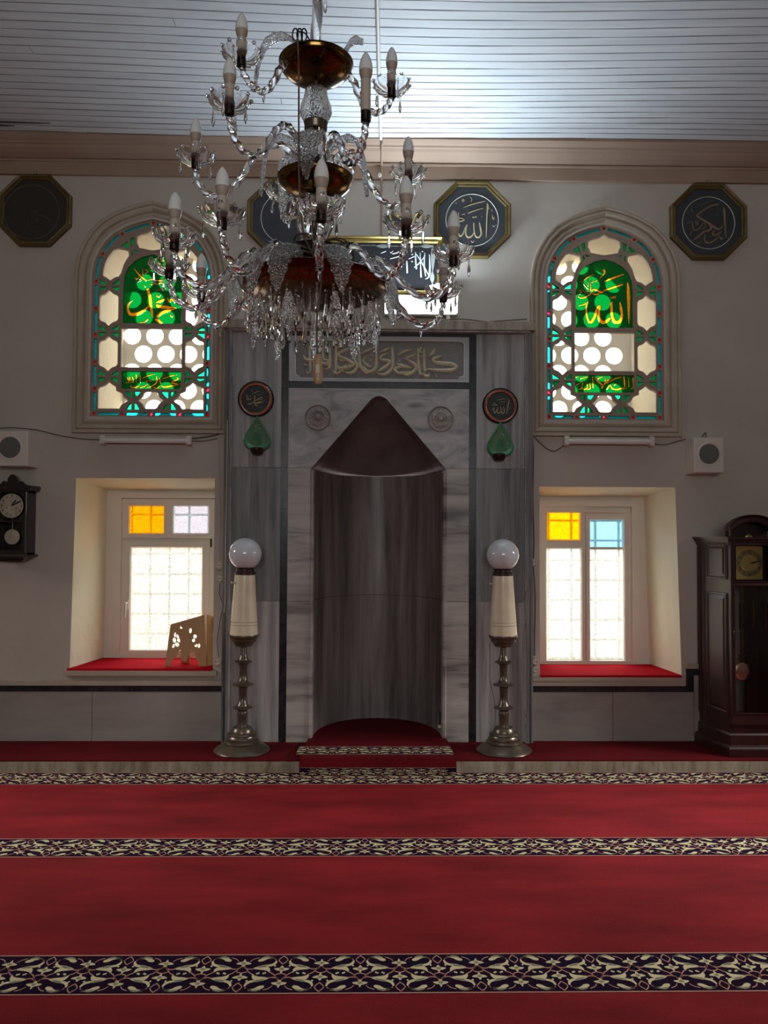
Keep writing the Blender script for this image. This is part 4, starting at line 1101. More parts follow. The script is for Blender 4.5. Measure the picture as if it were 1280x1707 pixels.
round_plaque(834.5, 676, (795,635,80/975), [[(655,365,8),(640,450,20),(620,560,18),(605,675,8)], [(535,520,10),(550,580,20),(550,640,20),(510,655,18),(490,600,14),(480,520,10)], [(495,610,12),(450,655,18),(415,640,18),(420,570,14),(435,535,10)],
  [(430,540,10),(400,600,16),(360,650,18),(340,600,14),(345,540,14)], [(400,395,6),(480,372,14),(605,360,6)], [(450,430,10),(600,420,6)], [(300,500,8),(350,490,14),(410,485,22)], [(290,580,6),(345,550,10)], [(310,450,8),(330,490,12)], [(350,430,8),(370,480,10)], [(455,310,6),(470,330,12)], [(400,325,10),(415,335,14)]], [(515,475),(665,550),(480,685),(680,470)], 'small round copper rimmed black plaque, right of the niche')

def green_light(px, ytop, ybot, label, tilt):
    p0, p1 = at(px, ytop, -0.09), at(px, ybot, -0.09); H_ = p0.z-p1.z; zc = p1.z
    root = wroot('wall_night_light', (p0.x, -0.05, p1.z)); tag(root, label, 'wall light')
    shp = [(0.0,0.0),(0.05,0.008),(0.18,0.06)]
    def outl(k, n=40):
        P_ = []
        for i in range(n):
            a = 2*PI*i/n; zz = 0.5-0.5*math.cos(a); wv = math.sin(a)*(0.5+0.5*math.cos(a)*0.75)
            P_.append((p0.x+wv*0.15*k, zc+H_*0.5+(zz-0.5)*H_*k))
        return P_
    def lay(k, y_): return [(x, y_, z) for x, z in outl(k)]
    mb = MB().mat('green_plastic')
    mb.loft([lay(0.9,-0.05), lay(1.0,-0.075), lay(0.985,-0.088), lay(0.9,-0.098), lay(0.76,-0.092), lay(0.7,-0.085)]); mb.build('green_shell', root, smooth=True)
    mb = MB().mat('filigree'); q = outl(0.72); mb.plate(q, [], -0.086, -0.082); pl = mb.build('filigree_panel', root)
    mb = MB().mat('green_plastic'); rg = random.Random(px)
    cx, c0 = p0.x, zc+H_*0.2
    for k in range(13):
        a = PI*(0.1+0.8*k/12); l_ = H_*0.34*(0.7+0.5*math.sin(a))
        pts = [(cx+0.004*math.cos(a), -0.088, c0), (cx+l_*0.35*math.cos(a), -0.092, c0+l_*0.5*math.sin(a)), (cx+l_*0.62*math.cos(a)*0.8, -0.09, c0+l_*math.sin(a))]
        mb.tube([Vector(t) for t in catmull(pts, 4)], 0.0016, 5)
        for t in (0.5, 0.75): mb.lathe([(0.005,0),(0,0.004)], (cx+l_*t*0.55*math.cos(a), -0.088, c0+l_*t*math.sin(a)), 5, axis='Y')
    mb.build('branch_relief', pl)
    mb = MB().mat('dark_wood'); mb.lathe([(0.0,-0.025),(0.03,-0.02),(0.044,0.0),(0.046,0.022),(0.03,0.03)], (p0.x+tilt*0.01, -0.075, p1.z-0.002), 20)
    mb.build('brown_base', root, smooth=True)
green_light(428.5, 693, 752, 'green leaf shaped wall light mounted under the left round plaque', 0)
green_light(834.5, 703, 762, 'green leaf shaped wall light mounted under the right round plaque', -1)

# ------------------------------------------------------------------ globe floor lamps
def floor_lamp(label):
    root = empty('globe_lamp'); tag(root, label, 'floor lamp')
    s = 1/259.0
    k = lambda y: (1251-y)*s
    mb = MB().mat('brass_dark')
    mb.lathe([(0.172,0.0),(0.177,0.006),(0.172,0.014),(0.155,0.026),(0.13,0.042),(0.112,0.052),(0.114,0.06),(0.108,0.068),(0.1,0.072),(0.1,0.084),(0.092,0.09),(0.088,0.102),(0.094,0.108),(0.086,0.118),(0.07,0.122),(0.066,0.14),(0.058,0.15),(0.034,0.155)], seg=40)
    mb.build('base', root, smooth=True)
    mb = MB().mat('brass_dark')
    z1, z2, z3, z4, z5 = k(1215), k(1180), k(1142), k(1105), k(1076)
    def disc(z, r, rr_): return [(rr_,z-0.024),(rr_*1.15,z-0.016),(r*0.55,z-0.012),(r,z-0.003),(r,z+0.003),(r*0.6,z+0.01),(rr_*1.2,z+0.02),(rr_,z+0.028)]
    mb.lathe([(0.034,0.152),(0.03,0.17),(0.03,z2-0.06),(0.034,z2-0.04)]+disc(z2,0.062,0.029)+[(0.024,z2+0.06)]+disc(z3,0.068,0.027)+[(0.023,z3+0.06)]+disc(z4,0.055,0.026)+[(0.022,z4+0.05),(0.02,z5-0.02),(0.03,z5-0.008)], seg=28)
    mb.build('stem', root, smooth=True)
    mb = MB().mat('brass_dark')
    mb.lathe([(0.03,k(1080)),(0.055,k(1079)),(0.062,k(1076)),(0.064,k(1073)),(0.08,k(1071)),(0.082,k(1067)),(0.09,k(1065)),(0.094,k(1062)),(0.092,k(1060)),(0.0,k(1060))], seg=36)
    mb.build('tray', root, smooth=True)
    mb = MB().mat('ivory')
    r_ = lambda y: 0.089-(k(y)-k(1061))*(0.089-0.064)/(k(962)-k(1061))
    pr = [(r_(1061),k(1061))]
    for y in (1044, 1039): pr += [(r_(y+1),k(y+1)),(r_(y)-0.0025,k(y+0.6)),(r_(y)-0.0025,k(y)),(r_(y),k(y-0.6))]
    pr += [(0.064,k(962)),(0.05,k(961)),(0.05,k(961)-0.004)]
    mb.lathe(pr, seg=44); mb.build('shade_column', root, smooth=True)
    mb = MB().mat('socket'); zt = k(1040)
    for y in (1043.6, 1038.6): mb.lathe([(r_(y)-0.0015,k(y)-0.001),(r_(y)+0.0006,k(y)),(r_(y)-0.0015,k(y)+0.001)], seg=44, cap0=False, cap1=False)
    mb.build('painted_lines', root)
    mb = MB().mat('mahogany'); mb.lathe([(0.062,k(962)),(0.066,k(961)),(0.066,k(957)),(0.056,k(956)),(0.056,k(952)),(0.062,k(951)),(0.055,k(949)),(0.02,k(949))], seg=32); mb.build('collar', root, smooth=True)
    mb = MB().mat('opal'); R_ = 0.104; zc = k(927.5)
    mb.lathe([(R_*math.sin(PI*(1-i/24)) if i < 24 else 0, zc-R_*math.cos(PI*i/24)) if i else (0, zc-R_) for i in range(25)], seg=48)
    mb.build('globe', root, smooth=True)
    mb = MB().mat('plastic'); mb.tube([(-0.066, -0.02, k(975)), (-0.083, -0.024, k(975))], 0.005, 8); mb.tube([(-0.083,-0.024,k(975)),(-0.09,-0.026,k(974))], 0.007, 8); mb.build('switch_knob', root, smooth=True)
    return root
l1 = floor_lamp('tall bronze footed floor lamp with white globe, left of the niche'); p = at(403, 1251, -0.25); l1.location = (p.x, -0.25, PLAT+0.004)
l1.rotation_euler = (0, 0.008, 0.3)
l2 = copy_tree(l1); l2.location = (at(840, 1251, -0.25).x, -0.25, PLAT+0.004); l2.rotation_euler = (0, -0.006, 0.0)
l2['label'] = 'tall bronze footed floor lamp with white globe, right of the niche'
def cable(pts, r, label, name='cable', mat='cable', Y=None, n=6, root=None):
    P_ = [at(a, b, (c[0] if c else -0.006)) for a, b, *c in pts]
    mb = MB().mat(mat); mb.tube([Vector(t) for t in catmull([tuple(q) for q in P_], n)], r, 6)
    o = mb.build(name, root, org=None if root else tuple(P_[0]), smooth=True)
    if label: tag(o, label, 'cable')
    return o
cable([(815,1073,-0.25),(817,1100,-0.22),(816,1130,-0.22),(824,1170,-0.2),(825,1200,-0.17),(823,1232,-0.1)], 0.002, 'thin cord hanging from the tray of the right globe lamp down to the floor', mat='cord')
cable([(846,1010,-0.25),(862,1006,-0.2),(872,998,-0.12),(884,972,-0.1),(890,950,-0.02)], 0.0018, 'thin wire running from the right globe lamp to the round socket beside it')

# ------------------------------------------------------------------ speakers
def speaker(s, px0, px1, pys, py0, py1, gc, gr, label):
    """s=-1: left one, seen with its right side"""
    D_ = 0.15
    f0, f1 = at(px0, py0, -D_), at(px1, py1, -D_)
    root = wroot('wall_speaker', ((f0.x+f1.x)/2, -D_/2, f1.z)); tag(root, label, 'speaker')
    mb = MB().mat('plastic')
    x0, x1, z0, z1 = f0.x, f1.x, f1.z, f0.z
    ring = lambda e, y_, dz=0: [(x0+e, y_, z0+e+dz), (x1-e, y_, z0+e+dz), (x1-e, y_, z1-e), (x0+e, y_, z1-e)]
    mb.loft([ring(0.0,0.0,0.0), ring(0,-D_+0.006,-0.0), ring(0.002,-D_+0.002), ring(0.006,-D_)], True, True, True)
    mb.build('cabinet', root, smooth=False)
    g = at(gc[0], gc[1], -D_-0.002); R_ = gr/254.0*1.03
    mb = MB().mat('plastic'); mb.lathe([(R_*1.24,0),(R_*1.22,0.005),(R_*1.05,0.007),(R_,0.003)], (g.x, -D_, g.z), 40, axis='Y', cap0=False, cap1=False); mb.build('grille_ring', root, smooth=True)
    mb = MB().mat('grille'); mb.lathe([(R_*1.02,0.002),(R_*0.6,0.006),(0,0.008)], (g.x, -D_, g.z), 40, axis='Y', cap0=False); mb.build('grille', root, smooth=True)
    return root
speaker(-1, -10, 46, 60, 718, 777, (16.5, 746), 17, 'white box speaker with a round grey grille at the left edge, above the wall clock')
speaker(1, 1157, 1207, 1143, 729, 788, (1182, 757), 16.5, 'white box speaker with a round grey grille on the right wall, above the tall clock')

# ------------------------------------------------------------------ fluorescent battens
def batten(x0, x1, y0, y1, label):
    a, b = at(x0, y0, -0.04), at(x1, y1, -0.04)
    root = wroot('tube_light', ((a.x+b.x)/2, -0.03, b.z)); tag(root, label, 'wall light', None)
    zc = (a.z+b.z)/2; h = (a.z-b.z)/2
    mb = MB().mat('plastic_old')
    pr = [(0,h*0.9),(-0.03,h*0.9),(-0.036,h*0.6),(-0.036,-h*0.3),(-0.03,-h*0.5),(0,-h*0.5)]
    mb.loft([[(x, y_, zc+z) for y_, z in pr] for x in (a.x+0.02, b.x-0.02)], True, True, True); mb.build('batten', root)
    for x, s in ((a.x, 1), (b.x, -1)):
        mb = MB().mat('plastic'); mb.loft([[(x+s*d, y_, zc+z) for y_, z in ((0,h),(-0.055,h),(-0.062,h*0.6),(-0.062,-h*0.8),(-0.055,-h),(0,-h))] for d in (0, 0.03)], True, True, True); mb.build('end_cap', root)
    mb = MB().mat('tube'); mb.tube([(a.x+0.02, -0.05, zc-h*0.15), (b.x-0.02, -0.05, zc-h*0.15)], h*0.55, 14); mb.build('tube', root, smooth=True)
batten(168, 319, 726, 742, 'unlit fluorescent tube light mounted under the left arched window')
batten(940, 1089, 727, 744, 'unlit fluorescent tube light mounted under the right arched window')

# ------------------------------------------------------------------ cables on the wall
cable([(-8,714,-0.02),(25,713,-0.01),(62,717),(100,726),(140,732),(172,733,-0.02)], 0.0035, 'dark cable sagging from the left speaker to the left tube light')
cable([(318,731,-0.02),(345,728),(366,723),(370,712,-0.008),(372,690,-0.008),(373,620,-0.008),(374,552,-0.008)], 0.0045, 'dark cable climbing from the left tube light along the edge of the niche surround')
cable([(318,735,-0.02),(340,735),(362,731)], 0.003, 'short cable hanging right of the left tube light')
cable([(364,733),(366,800),(367,870),(366,934)], 0.0028, 'thin white wire running down to the left square socket', mat='plastic_old')
cable([(367,972),(366,990),(371,1010),(366,1040),(362,1070),(365,1096)], 0.0025, 'thin curly wire between the two lower sockets at the left', mat='cable')
cable([(379,700,-0.09),(378,800,-0.09),(376,900,-0.09),(375,1000,-0.09),(372,1031,-0.06)], 0.0025, 'thin white wire along the left edge of the niche surround', mat='plastic')
cable([(886,724,-0.004),(900,738),(912,748),(922,752),(932,748),(942,740,-0.02)], 0.0035, 'dark cable drooping left of the right tube light')
cable([(886,724,-0.004),(905,726),(942,727,-0.02)], 0.003, 'straight cable between the niche surround and the right tube light')
cable([(1089,740,-0.02),(1110,741),(1128,736),(1143,732,-0.03)], 0.0035, 'dark cable between the right tube light and the right speaker')
cable([(1170,728,-0.04),(1176,721,-0.02),(1177,730,-0.02)], 0.003, 'short cable loop on top of the right speaker')
cable([(887,730,-0.006),(889,760),(888,830),(890,900),(889,932)], 0.004, 'cable running down beside the niche surround to the upper round socket')
cable([(889,945),(892,1000),(891,1060),(891,1093)], 0.004, 'cable between the round sockets on the right')
cable([(735,534,-0.1),(770,532,-0.09),(815,537,-0.1),(850,540,-0.08),(884,541,-0.06)], 0.004, 'grey cable lying loosely along the right end of the ledge')
cable([(730,538,-0.09),(790,540,-0.1),(820,536,-0.08),(878,532,-0.05)], 0.004, 'second grey cable crossing it on the right end of the ledge')
cable([(380,545,-0.09),(392,537,-0.08),(420,534,-0.07),(440,537,-0.07)], 0.004, 'cable curling over the left end of the ledge')

# ------------------------------------------------------------------ sockets
def socket(px, py, r, square, label):
    p = at(px, py, 0); R_ = r/247
    root = wroot('wall_socket', (p.x, 0, p.z-R_)); tag(root, label, 'socket')
    mb = MB().mat('plastic_old')
    if square: mb.box((p.x-R_, -0.022, p.z-R_), (p.x+R_, 0, p.z+R_))
    else: mb.lathe([(R_,0),(R_,0.02),(R_*0.85,0.027)], (p.x, 0, p.z), 24, axis='Y')
    mb.build('body', root)
    y_ = -0.022 if square else -0.027
    mb = MB().mat('plastic'); mb.lathe([(R_*0.72,0),(R_*0.72,0.004),(R_*0.6,0.004),(R_*0.58,0.001),(0,0.001)], (p.x, y_, p.z), 22, axis='Y', cap0=False); mb.build('cup', root)
    mb = MB().mat('black_plastic')
    for s in (-1, 1): mb.lathe([(0.0035,0),(0.0035,0.0018),(0,0.0018)], (p.x+s*R_*0.3, y_, p.z), 8, axis='Y')
    mb.build('pin_holes', root)
socket(366, 942, 7.5, True, 'square wall socket right of the left lower window, the uppermost of its three')
socket(368, 964, 6.5, False, 'round wall socket right of the left lower window, just under the square one')
socket(363, 1102, 7, True, 'square wall socket low down beside the left window sill')
socket(889, 937, 6.5, False, 'round wall socket left of the right lower window, halfway up')
socket(891, 1102, 6, False, 'upper of the two round wall sockets beside the right window sill')
socket(891.5, 1115, 6, False, 'lower of the two round wall sockets beside the right window sill')
p = at(734, 1207, 0.06)
root = wroot('adapter_plug', (p.x, p.y, p.z-0.03)); tag(root, 'small black adapter above a white plug box low on the right side of the niche', 'adapter')
mb = MB().mat('plastic'); mb.box((p.x-0.016, p.y-0.02, p.z-0.022), (p.x+0.016, p.y+0.01, p.z-0.004)); mb.build('white_box', root)
mb = MB().mat('black_plastic'); mb.box((p.x-0.008, p.y-0.016, p.z-0.004), (p.x+0.01, p.y+0.01, p.z+0.085)); mb.tube([Vector(t) for t in catmull([(p.x-0.004,p.y,p.z+0.08),(p.x-0.012,p.y,p.z+0.1),(p.x-0.028,p.y,p.z+0.06),(p.x-0.026,p.y,p.z)], 5)], 0.0018, 5); mb.build('adapter', root)

# ------------------------------------------------------------------ ceiling conduit
hz = CEIL-1.447
def ceil_pt(px, py):
    d = FW+RT*((px-640)/F_PX)-UP*((py-853.5)/F_PX); t = hz/d.z; q = CAM+d*t
    return (q.x, q.y, CEIL+sagz(q.x, q.y)-0.012)
q0, q1 = ceil_pt(628, -60), ceil_pt(635, 217)
x1_ = at(636, 300, -0.03).x
mb = MB().mat('plastic')
pts = [ (q0[0]+(q1[0]-q0[0])*k/10, q0[1]+(-0.21-q0[1])*k/10, 0) for k in range(11)]
pts = [(x, y_, CEIL+sagz(x, y_)-0.012) for x, y_, _ in pts]
mb.tube(pts, 0.010, 10)
o = mb.build('ceiling_conduit', org=tuple(pts[-1]), smooth=True); tag(o, 'white conduit pipe running across the ceiling boards towards the wall', 'pipe')
mb = MB().mat('cornice'); mb.tube([(x1_, -0.21, 4.07), (x1_, -0.2, 4.03), (x1_, -0.05, 3.975), (x1_, -0.03, 3.96), (x1_, -0.03, 3.88), (x1_, -0.01, 3.86), (x1_, -0.008, 3.42)], 0.006, 8)
o = mb.build('cable', org=(x1_, 0, 3.86), smooth=True); tag(o, 'thin painted cord running down the cornice and wall behind the chandelier', 'cable')
p = at(633, 292, -0.03); mb = MB().mat('plastic'); mb.lathe([(0.014,0),(0.014,0.016),(0.006,0.02)], (p.x, -0.022, p.z), 16, axis='Y')
o = mb.build('cord_clip', org=(p.x, -0.022, p.z)); tag(o, 'small round button on the cornice band behind the chandelier', 'button')

# ------------------------------------------------------------------ wall clock at the left
Dk = 0.13
fr_ = at(45, 870, -Dk); wl = at(57, 870, -0.0)
dc = at(18.5, 843, -Dk+0.02)
cxk = dc.x; hwk = fr_.x-cxk
zt_, zb_ = at(30, 818, -Dk).z, at(30, 925, -Dk).z
root = wroot('wall_clock', (cxk, 0, at(30, 935, -Dk).z)); tag(root, 'dark wooden pendulum wall clock with a scalloped crest at the left edge', 'clock')
mb = MB().mat('dark_wood')
mb.box((cxk-hwk, -Dk+0.012, zb_), (cxk+hwk, 0.0, zt_)) if False else None
# open box: back, sides
mb.box((cxk-hwk, -0.015, zb_), (cxk+hwk, 0, zt_))
for s in (-1, 1): 
    a_, b_ = sorted((cxk+s*hwk, cxk+s*(hwk-0.012))); mb.box((a_, -Dk+0.01, zb_), (b_, -0.015, zt_))
mb.box((cxk-hwk, -Dk+0.01, zb_), (cxk+hwk, -0.015, zb_+0.012)); mb.box((cxk-hwk, -Dk+0.01, zt_-0.012), (cxk+hwk, -0.015, zt_))
mb.build('case', root)
mb = MB().mat('dark_wood')
of = rect_w(cxk-hwk, zb_, cxk+hwk, zt_); zm = at(20, 869, -Dk).z
h1 = [(dc.x+0.1*math.cos(2*PI*k/40), dc.z+0.1*math.sin(2*PI*k/40)) for k in range(40)]
h2 = rect_w(cxk-hwk+0.035, zb_+0.03, cxk+hwk-0.035, zm-0.006)
mb.plate(of, [h1, h2], -Dk, -Dk+0.012)
for s in (-1, 1): mb.tube([(cxk+s*(hwk-0.006), -Dk-0.002, zb_+0.01), (cxk+s*(hwk-0.006), -Dk-0.002, zt_-0.01)], 0.006, 8)
mb.build('door', root)
mb = MB().mat('grille')
for s in (-1, 1): mb.tube([(cxk+s*(hwk-0.006), -Dk-0.0075, zb_+0.02), (cxk+s*(hwk-0.006), -Dk-0.0075, zt_-0.02)], 0.0014, 6)
mb.build('door_edge_line', root)
mb = MB().mat('dark_wood')
mb.box((cxk-hwk-0.022, -Dk-0.025, zt_), (cxk+hwk+0.022, 0, zt_+0.014)); mb.box((cxk-hwk-0.03, -Dk-0.032, zt_+0.014), (cxk+hwk+0.03, 0, zt_+0.034))
mb.build('cornice', root)
cr = []
for i in range(61):
    t = -1+2*i/60; x = cxk+t*(hwk*0.92); a = abs(t)
    hz_ = 0.075*math.sqrt(max(0, 1-(t/0.36)**2)) if a < 0.33 else 0.03*math.sqrt(max(0, 1-((a-0.52)/0.2)**2))+0.002 if a < 0.71 else 0.012*(1-a)/0.3+0.002
    cr.append((x, zt_+0.034+hz_))
mb = MB().mat('dark_wood'); mb.plate([(cxk-hwk*0.92, zt_+0.034)]+cr[1:-1]+[(cxk+hwk*0.92, zt_+0.034)], [], -Dk+0.03, -Dk+0.05); mb.build('crest', root)
mb = MB().mat('dark_wood')
mb.loft([[(cxk-a_, -b_, z), (cxk+a_, -b_, z), (cxk+a_, 0, z), (cxk-a_, 0, z)] for a_, b_, z in ((hwk+0.02, Dk+0.02, zb_), (hwk+0.02, Dk+0.02, zb_-0.01), (hwk-0.01, Dk, zb_-0.016), (hwk-0.045, Dk-0.03, zb_-0.045))], True, True, True); mb.build('bottom_bracket', root)
mb = MB().mat('grille'); mb.tube([(cxk-hwk-0.018, -Dk-0.021, zb_-0.001), (cxk+hwk+0.018, -Dk-0.021, zb_-0.001)], 0.0018, 6); mb.build('bracket_edge_line', root)
Rd = 0.082
mb = MB().mat('dial'); mb.lathe([(Rd,0),(Rd,0.004),(0,0.004)], (dc.x, -Dk+0.03, dc.z), 40, axis='Y'); dl = mb.build('dial', root)
mb = MB().mat('brass'); mb.lathe([(Rd,0.0),(Rd*1.04,0.008),(Rd*1.0,0.014),(Rd*0.97,0.006)], (dc.x, -Dk+0.03, dc.z), 40, axis='Y', cap0=False, cap1=False); mb.build('bezel', root, smooth=True)
yk = -Dk+0.0255
def onk(u, v, l): return (dc.x+u, yk-l, dc.z+v)
mb = MB().mat('mahogany')
NUM = ['XII','I','II','III','IV','V','VI','VII','VIII','IX','X','XI']
DG = {'X': [[(-.4,-.5),(.4,.5)],[(-.4,.5),(.4,-.5)]], 'I': [[(0,-.5),(0,.5)]], 'V': [[(-.4,.5),(0,-.5)],[(0,-.5),(.4,.5)]],
      '1': [[(0,-.5),(0,.5)]], '2': [[(-.3,.3),(0,.5),(.3,.25),(-.3,-.5)],[(-.3,-.5),(.35,-.5)]], '3': [[(-.3,.4),(.1,.5),(.2,.2),(-.05,.05),(.3,-.2),(0,-.5),(-.3,-.4)]], '4': [[(.2,-.5),(.2,.5),(-.3,-.1),(.35,-.1)]],
      '5': [[(.3,.5),(-.2,.5),(-.25,.1),(.2,.05),(.25,-.35),(-.3,-.5)]], '6': [[(.2,.5),(-.25,0),(-.1,-.5),(.3,-.25),(-.2,0)]], '7': [[(-.3,.5),(.3,.5),(-.1,-.5)]], '8': [[(0,0),(.25,.25),(0,.5),(-.25,.25),(0,0),(.3,-.25),(0,-.5),(-.3,-.25),(0,0)]],
      '9': [[(-.2,-.5),(.25,0),(.1,.5),(-.3,.25),(.2,0)]], '0': [[(0,.5),(.3,0),(0,-.5),(-.3,0),(0,.5)]]}
def numeral(mb, txt, cx, cz, h, ang, f, w_, lift=0.001):
    wd = h*0.55
    for i, ch in enumerate(txt):
        ox = (i-(len(txt)-1)/2)*wd*(0.8 if ch in 'I1' else 1.0)
        for st in DG[ch]:
            P_ = []
            for a_, b_ in st:
                x, z = ox+a_*h*0.7, b_*h; P_.append((cx+x*math.cos(ang)+z*math.sin(ang), cz-x*math.sin(ang)+z*math.cos(ang), w_))
            stroke(mb, P_, f, h=lift, n=3)
for k in range(12):
    a = PI/2-2*PI*k/12; numeral(mb, str(k if k else 12), Rd*0.78*math.cos(a), Rd*0.78*math.sin(a), 0.015, 0, onk, 0.0028)
mb.build('numerals', dl)
mb = MB().mat('black')
for ang, l_, w_ in ((math.radians(63), 0.055, 0.009), (math.radians(33), 0.042, 0.008)):
    pass
stroke(mb, [(0,0,0.005),(0.056,0.028,0.009),(0.062,0.031,0.002)], lambda u, v, l: onk(u, v, l+0.003), h=0.002, n=3)
stroke(mb, [(0,0,0.005),(0.026,0.032,0.009),(0.03,0.038,0.002)], lambda u, v, l: onk(u, v, l+0.005), h=0.002, n=3)
for s in (-1, 1): mb.lathe([(0.004,0),(0.003,0.002),(0,0.002)], (dc.x+s*0.03, yk, dc.z-0.016), 10, axis='Y')
mb.build('hands', dl)
pc = at(20.5, 895, -Dk+0.05)
mb = MB().mat('dial'); mb.lathe([(0.05,0),(0.05,0.004),(0.04,0.007),(0,0.009)], (pc.x, -Dk+0.05, pc.z), 32, axis='Y'); mb.tube([(pc.x, -Dk+0.05, pc.z+0.045), (pc.x, -Dk+0.05, zm+0.05)], 0.003, 6); mb.build('pendulum', root, smooth=True)

# ------------------------------------------------------------------ longcase clock at the right
P0 = at(1163, 1100, -0.004); P1 = at(1178, 1100, -0.13)
XL = P1.x-0.004; XF = at(1219, 1100, -0.39).x; XC = at(1256, 1100, -0.39).x
def plan(e=0.0, f=0.0):
    """left half plan then mirrored, e grows outwards"""
    l = [(XL-e, 0.0), (XL-e, -0.13-e*0.4), (XF-e*0.7, -0.37-e), (XC, -0.37-e)]
    r = [(2*XC-x, y_) for x, y_ in reversed(l[:-1])]
    return [l[0], l[1], l[2]]+r
zk = lambda r: at(1219, r, -0.39).z
ZB = PLAT+0.004
gc = wroot('longcase_clock', (XC, -0.2, ZB)); tag(gc, 'tall dark mahogany longcase clock with a brass dial and arched hood at the right edge', 'clock')
ring = lambda e, z: [(x, y_, z) for x, y_ in plan(e)]
ztop = at(1185, 895, -0.25).z
mb = MB().mat('mahogany')
mb.loft([ring(0.035, ZB), ring(0.035, ZB+0.05), ring(0.028, ZB+0.062), ring(0.012, ZB+0.07), ring(0.01, ZB+0.13), ring(0.0, ZB+0.14), ring(0.0, ZB+0.2)], True, True, True); mb.build('plinth', gc)
mb = MB().mat('mahogany')
# posts and chamfered side panels, back board left open to the wall at the sides of the door
zlo, zhi = ZB+0.2, ztop
def panel_wall(mb, p0, p1, z0, z1, th=0.016):
    d = Vector((p1[0]-p0[0], p1[1]-p0[1], 0)); n_ = Vector((d.y, -d.x, 0)).normalized()
    c = Vector((XC, 0, 0)); 
    if n_.dot(Vector((p0[0], p0[1], 0))-c) > 0: n_ = -n_
    q = [Vector((p0[0], p0[1], 0)), Vector((p1[0], p1[1], 0))]; q += [q[1]+n_*th, q[0]+n_*th]
    mb.loft([[(v.x, v.y, z) for v in q] for z in (z0, z1)], True, True, True)
    return d, n_
pl_ = plan()
for i in (0, 1, 3, 4):
    panel_wall(mb, pl_[i], pl_[i+1] if i+1 < len(pl_) else pl_[0], zlo, zhi)
mb.build('case_sides', gc)
# fielded panels on the chamfers
for i, sgn in ((1, 1), (3, -1)):
    p0, p1 = Vector((*pl_[i], 0)), Vector((*pl_[i+1], 0)); d = (p1-p0); L_ = d.length; d.normalize()
    n_ = Vector((d.y, -d.x, 0)); n_ = n_ if n_.y < 0 else -n_
    for z0, z1, nm in ((zk(971)+0.0, zk(900)-0.0, 'upper_panel'), (ZB+0.24, zk(985), 'long_panel')):
        mb = MB().mat('mahogany'); rg = []
        for e, o_ in ((0.02, 0.0), (0.024, 0.008), (0.034, 0.010), (0.04, 0.003), (0.055, 0.003), (0.07, 0.009), (0.078, 0.009)):
            e = min(e*0.8, L_/2-0.008); a_, b_ = p0+d*e+n_*o_, p0+d*(L_-e)+n_*o_
            rg.append([(a_.x, a_.y, z0+e), (b_.x, b_.y, z0+e), (b_.x, b_.y, z1-e), (a_.x, a_.y, z1-e)])
        mb.loft(rg, True, False, True); mb.build(nm, gc)
# reeded left edge strips
for x_, y_ in ((XL-0.004, -0.03), (XL-0.004, -0.10)):
    for s in (1, -1):
        mb = MB().mat('mahogany'); xx = x_ if s > 0 else 2*XC-x_
        mb.loft([[(xx+s*dx, y_+dy, z) for dx, dy in ((0.006,-0.022),(-0.002,-0.018),(-0.004,0.0),(-0.002,0.018),(0.006,0.022))] for z in (zlo, ztop-0.07)], False)
        mb.build('edge_strip', gc, smooth=True)
# stepped cornice of the wings
mb = MB().mat('mahogany')
mb.loft([ring(0.0, ztop-0.055), ring(0.008, ztop-0.05), ring(0.008, ztop-0.032), ring(0.018, ztop-0.03), ring(0.02, ztop-0.016), ring(0.03, ztop-0.014), ring(0.032, ztop), ring(0.0, ztop)], True, False, True)
mb.build('cornice', gc)
# front door with arched hood
hw = XC-XF; FY = -0.39
zarch = at(1256, 862, FY).z; zsp = at(1219, 885, FY).z
def arch_pts(r, zs, n=16, flat=1.0): return [(XC+r*math.cos(a), zs+r*flat*math.sin(a)) for a in [PI*k/n for k in range(n+1)]]
fl_ = (zarch-zsp)/hw
outer_d = [(XF, ZB+0.2), (2*XC-XF, ZB+0.2)]+arch_pts(hw, zsp, flat=fl_)
rin = hw-0.028
hole_top = [(XC-rin, zk(969)), (XC+rin, zk(969))]+arch_pts(rin, zsp-0.012, flat=fl_*0.95)
hole_low = [(XC-rin, ZB+0.27), (XC+rin, ZB+0.27), (XC+rin, zk(977)), (XC-rin, zk(977))]
mb = MB().mat('mahogany'); mb.plate(outer_d, [hole_top, hole_low], FY, FY+0.02)
for H_ in (hole_top, hole_low):
    o1, o2 = offset(H_, 0.008), offset(H_, 0.0)
    mb.loft([[(x, FY, z) for x, z in o1], [(x, FY-0.006, z) for x, z in offset(H_, 0.004)], [(x, FY+0.004, z) for x, z in o2]])
dr = mb.build('front_door', gc)
mb = MB().mat('mahogany')
ap = arch_pts(hw, zsp, flat=fl_); 
prf = [(0.0,FY),(0.012,FY-0.01),(0.016,FY-0.022),(0.024,FY-0.026),(0.026,FY+0.02),(0.0,FY+0.1)]
rg = [[(XC+(x-XC)*(1+d_/hw), y_, zsp+(z-zsp)*(1+d_/hw)) for d_, y_ in prf] for x, z in ap]
mb.loft(rg, True, True, True); mb.build('hood_arch', gc, smooth=True)
mb = MB().mat('clock_glass'); mb.plate(hole_low, [], FY+0.012, FY+0.012); mb.build('door_glass', dr)
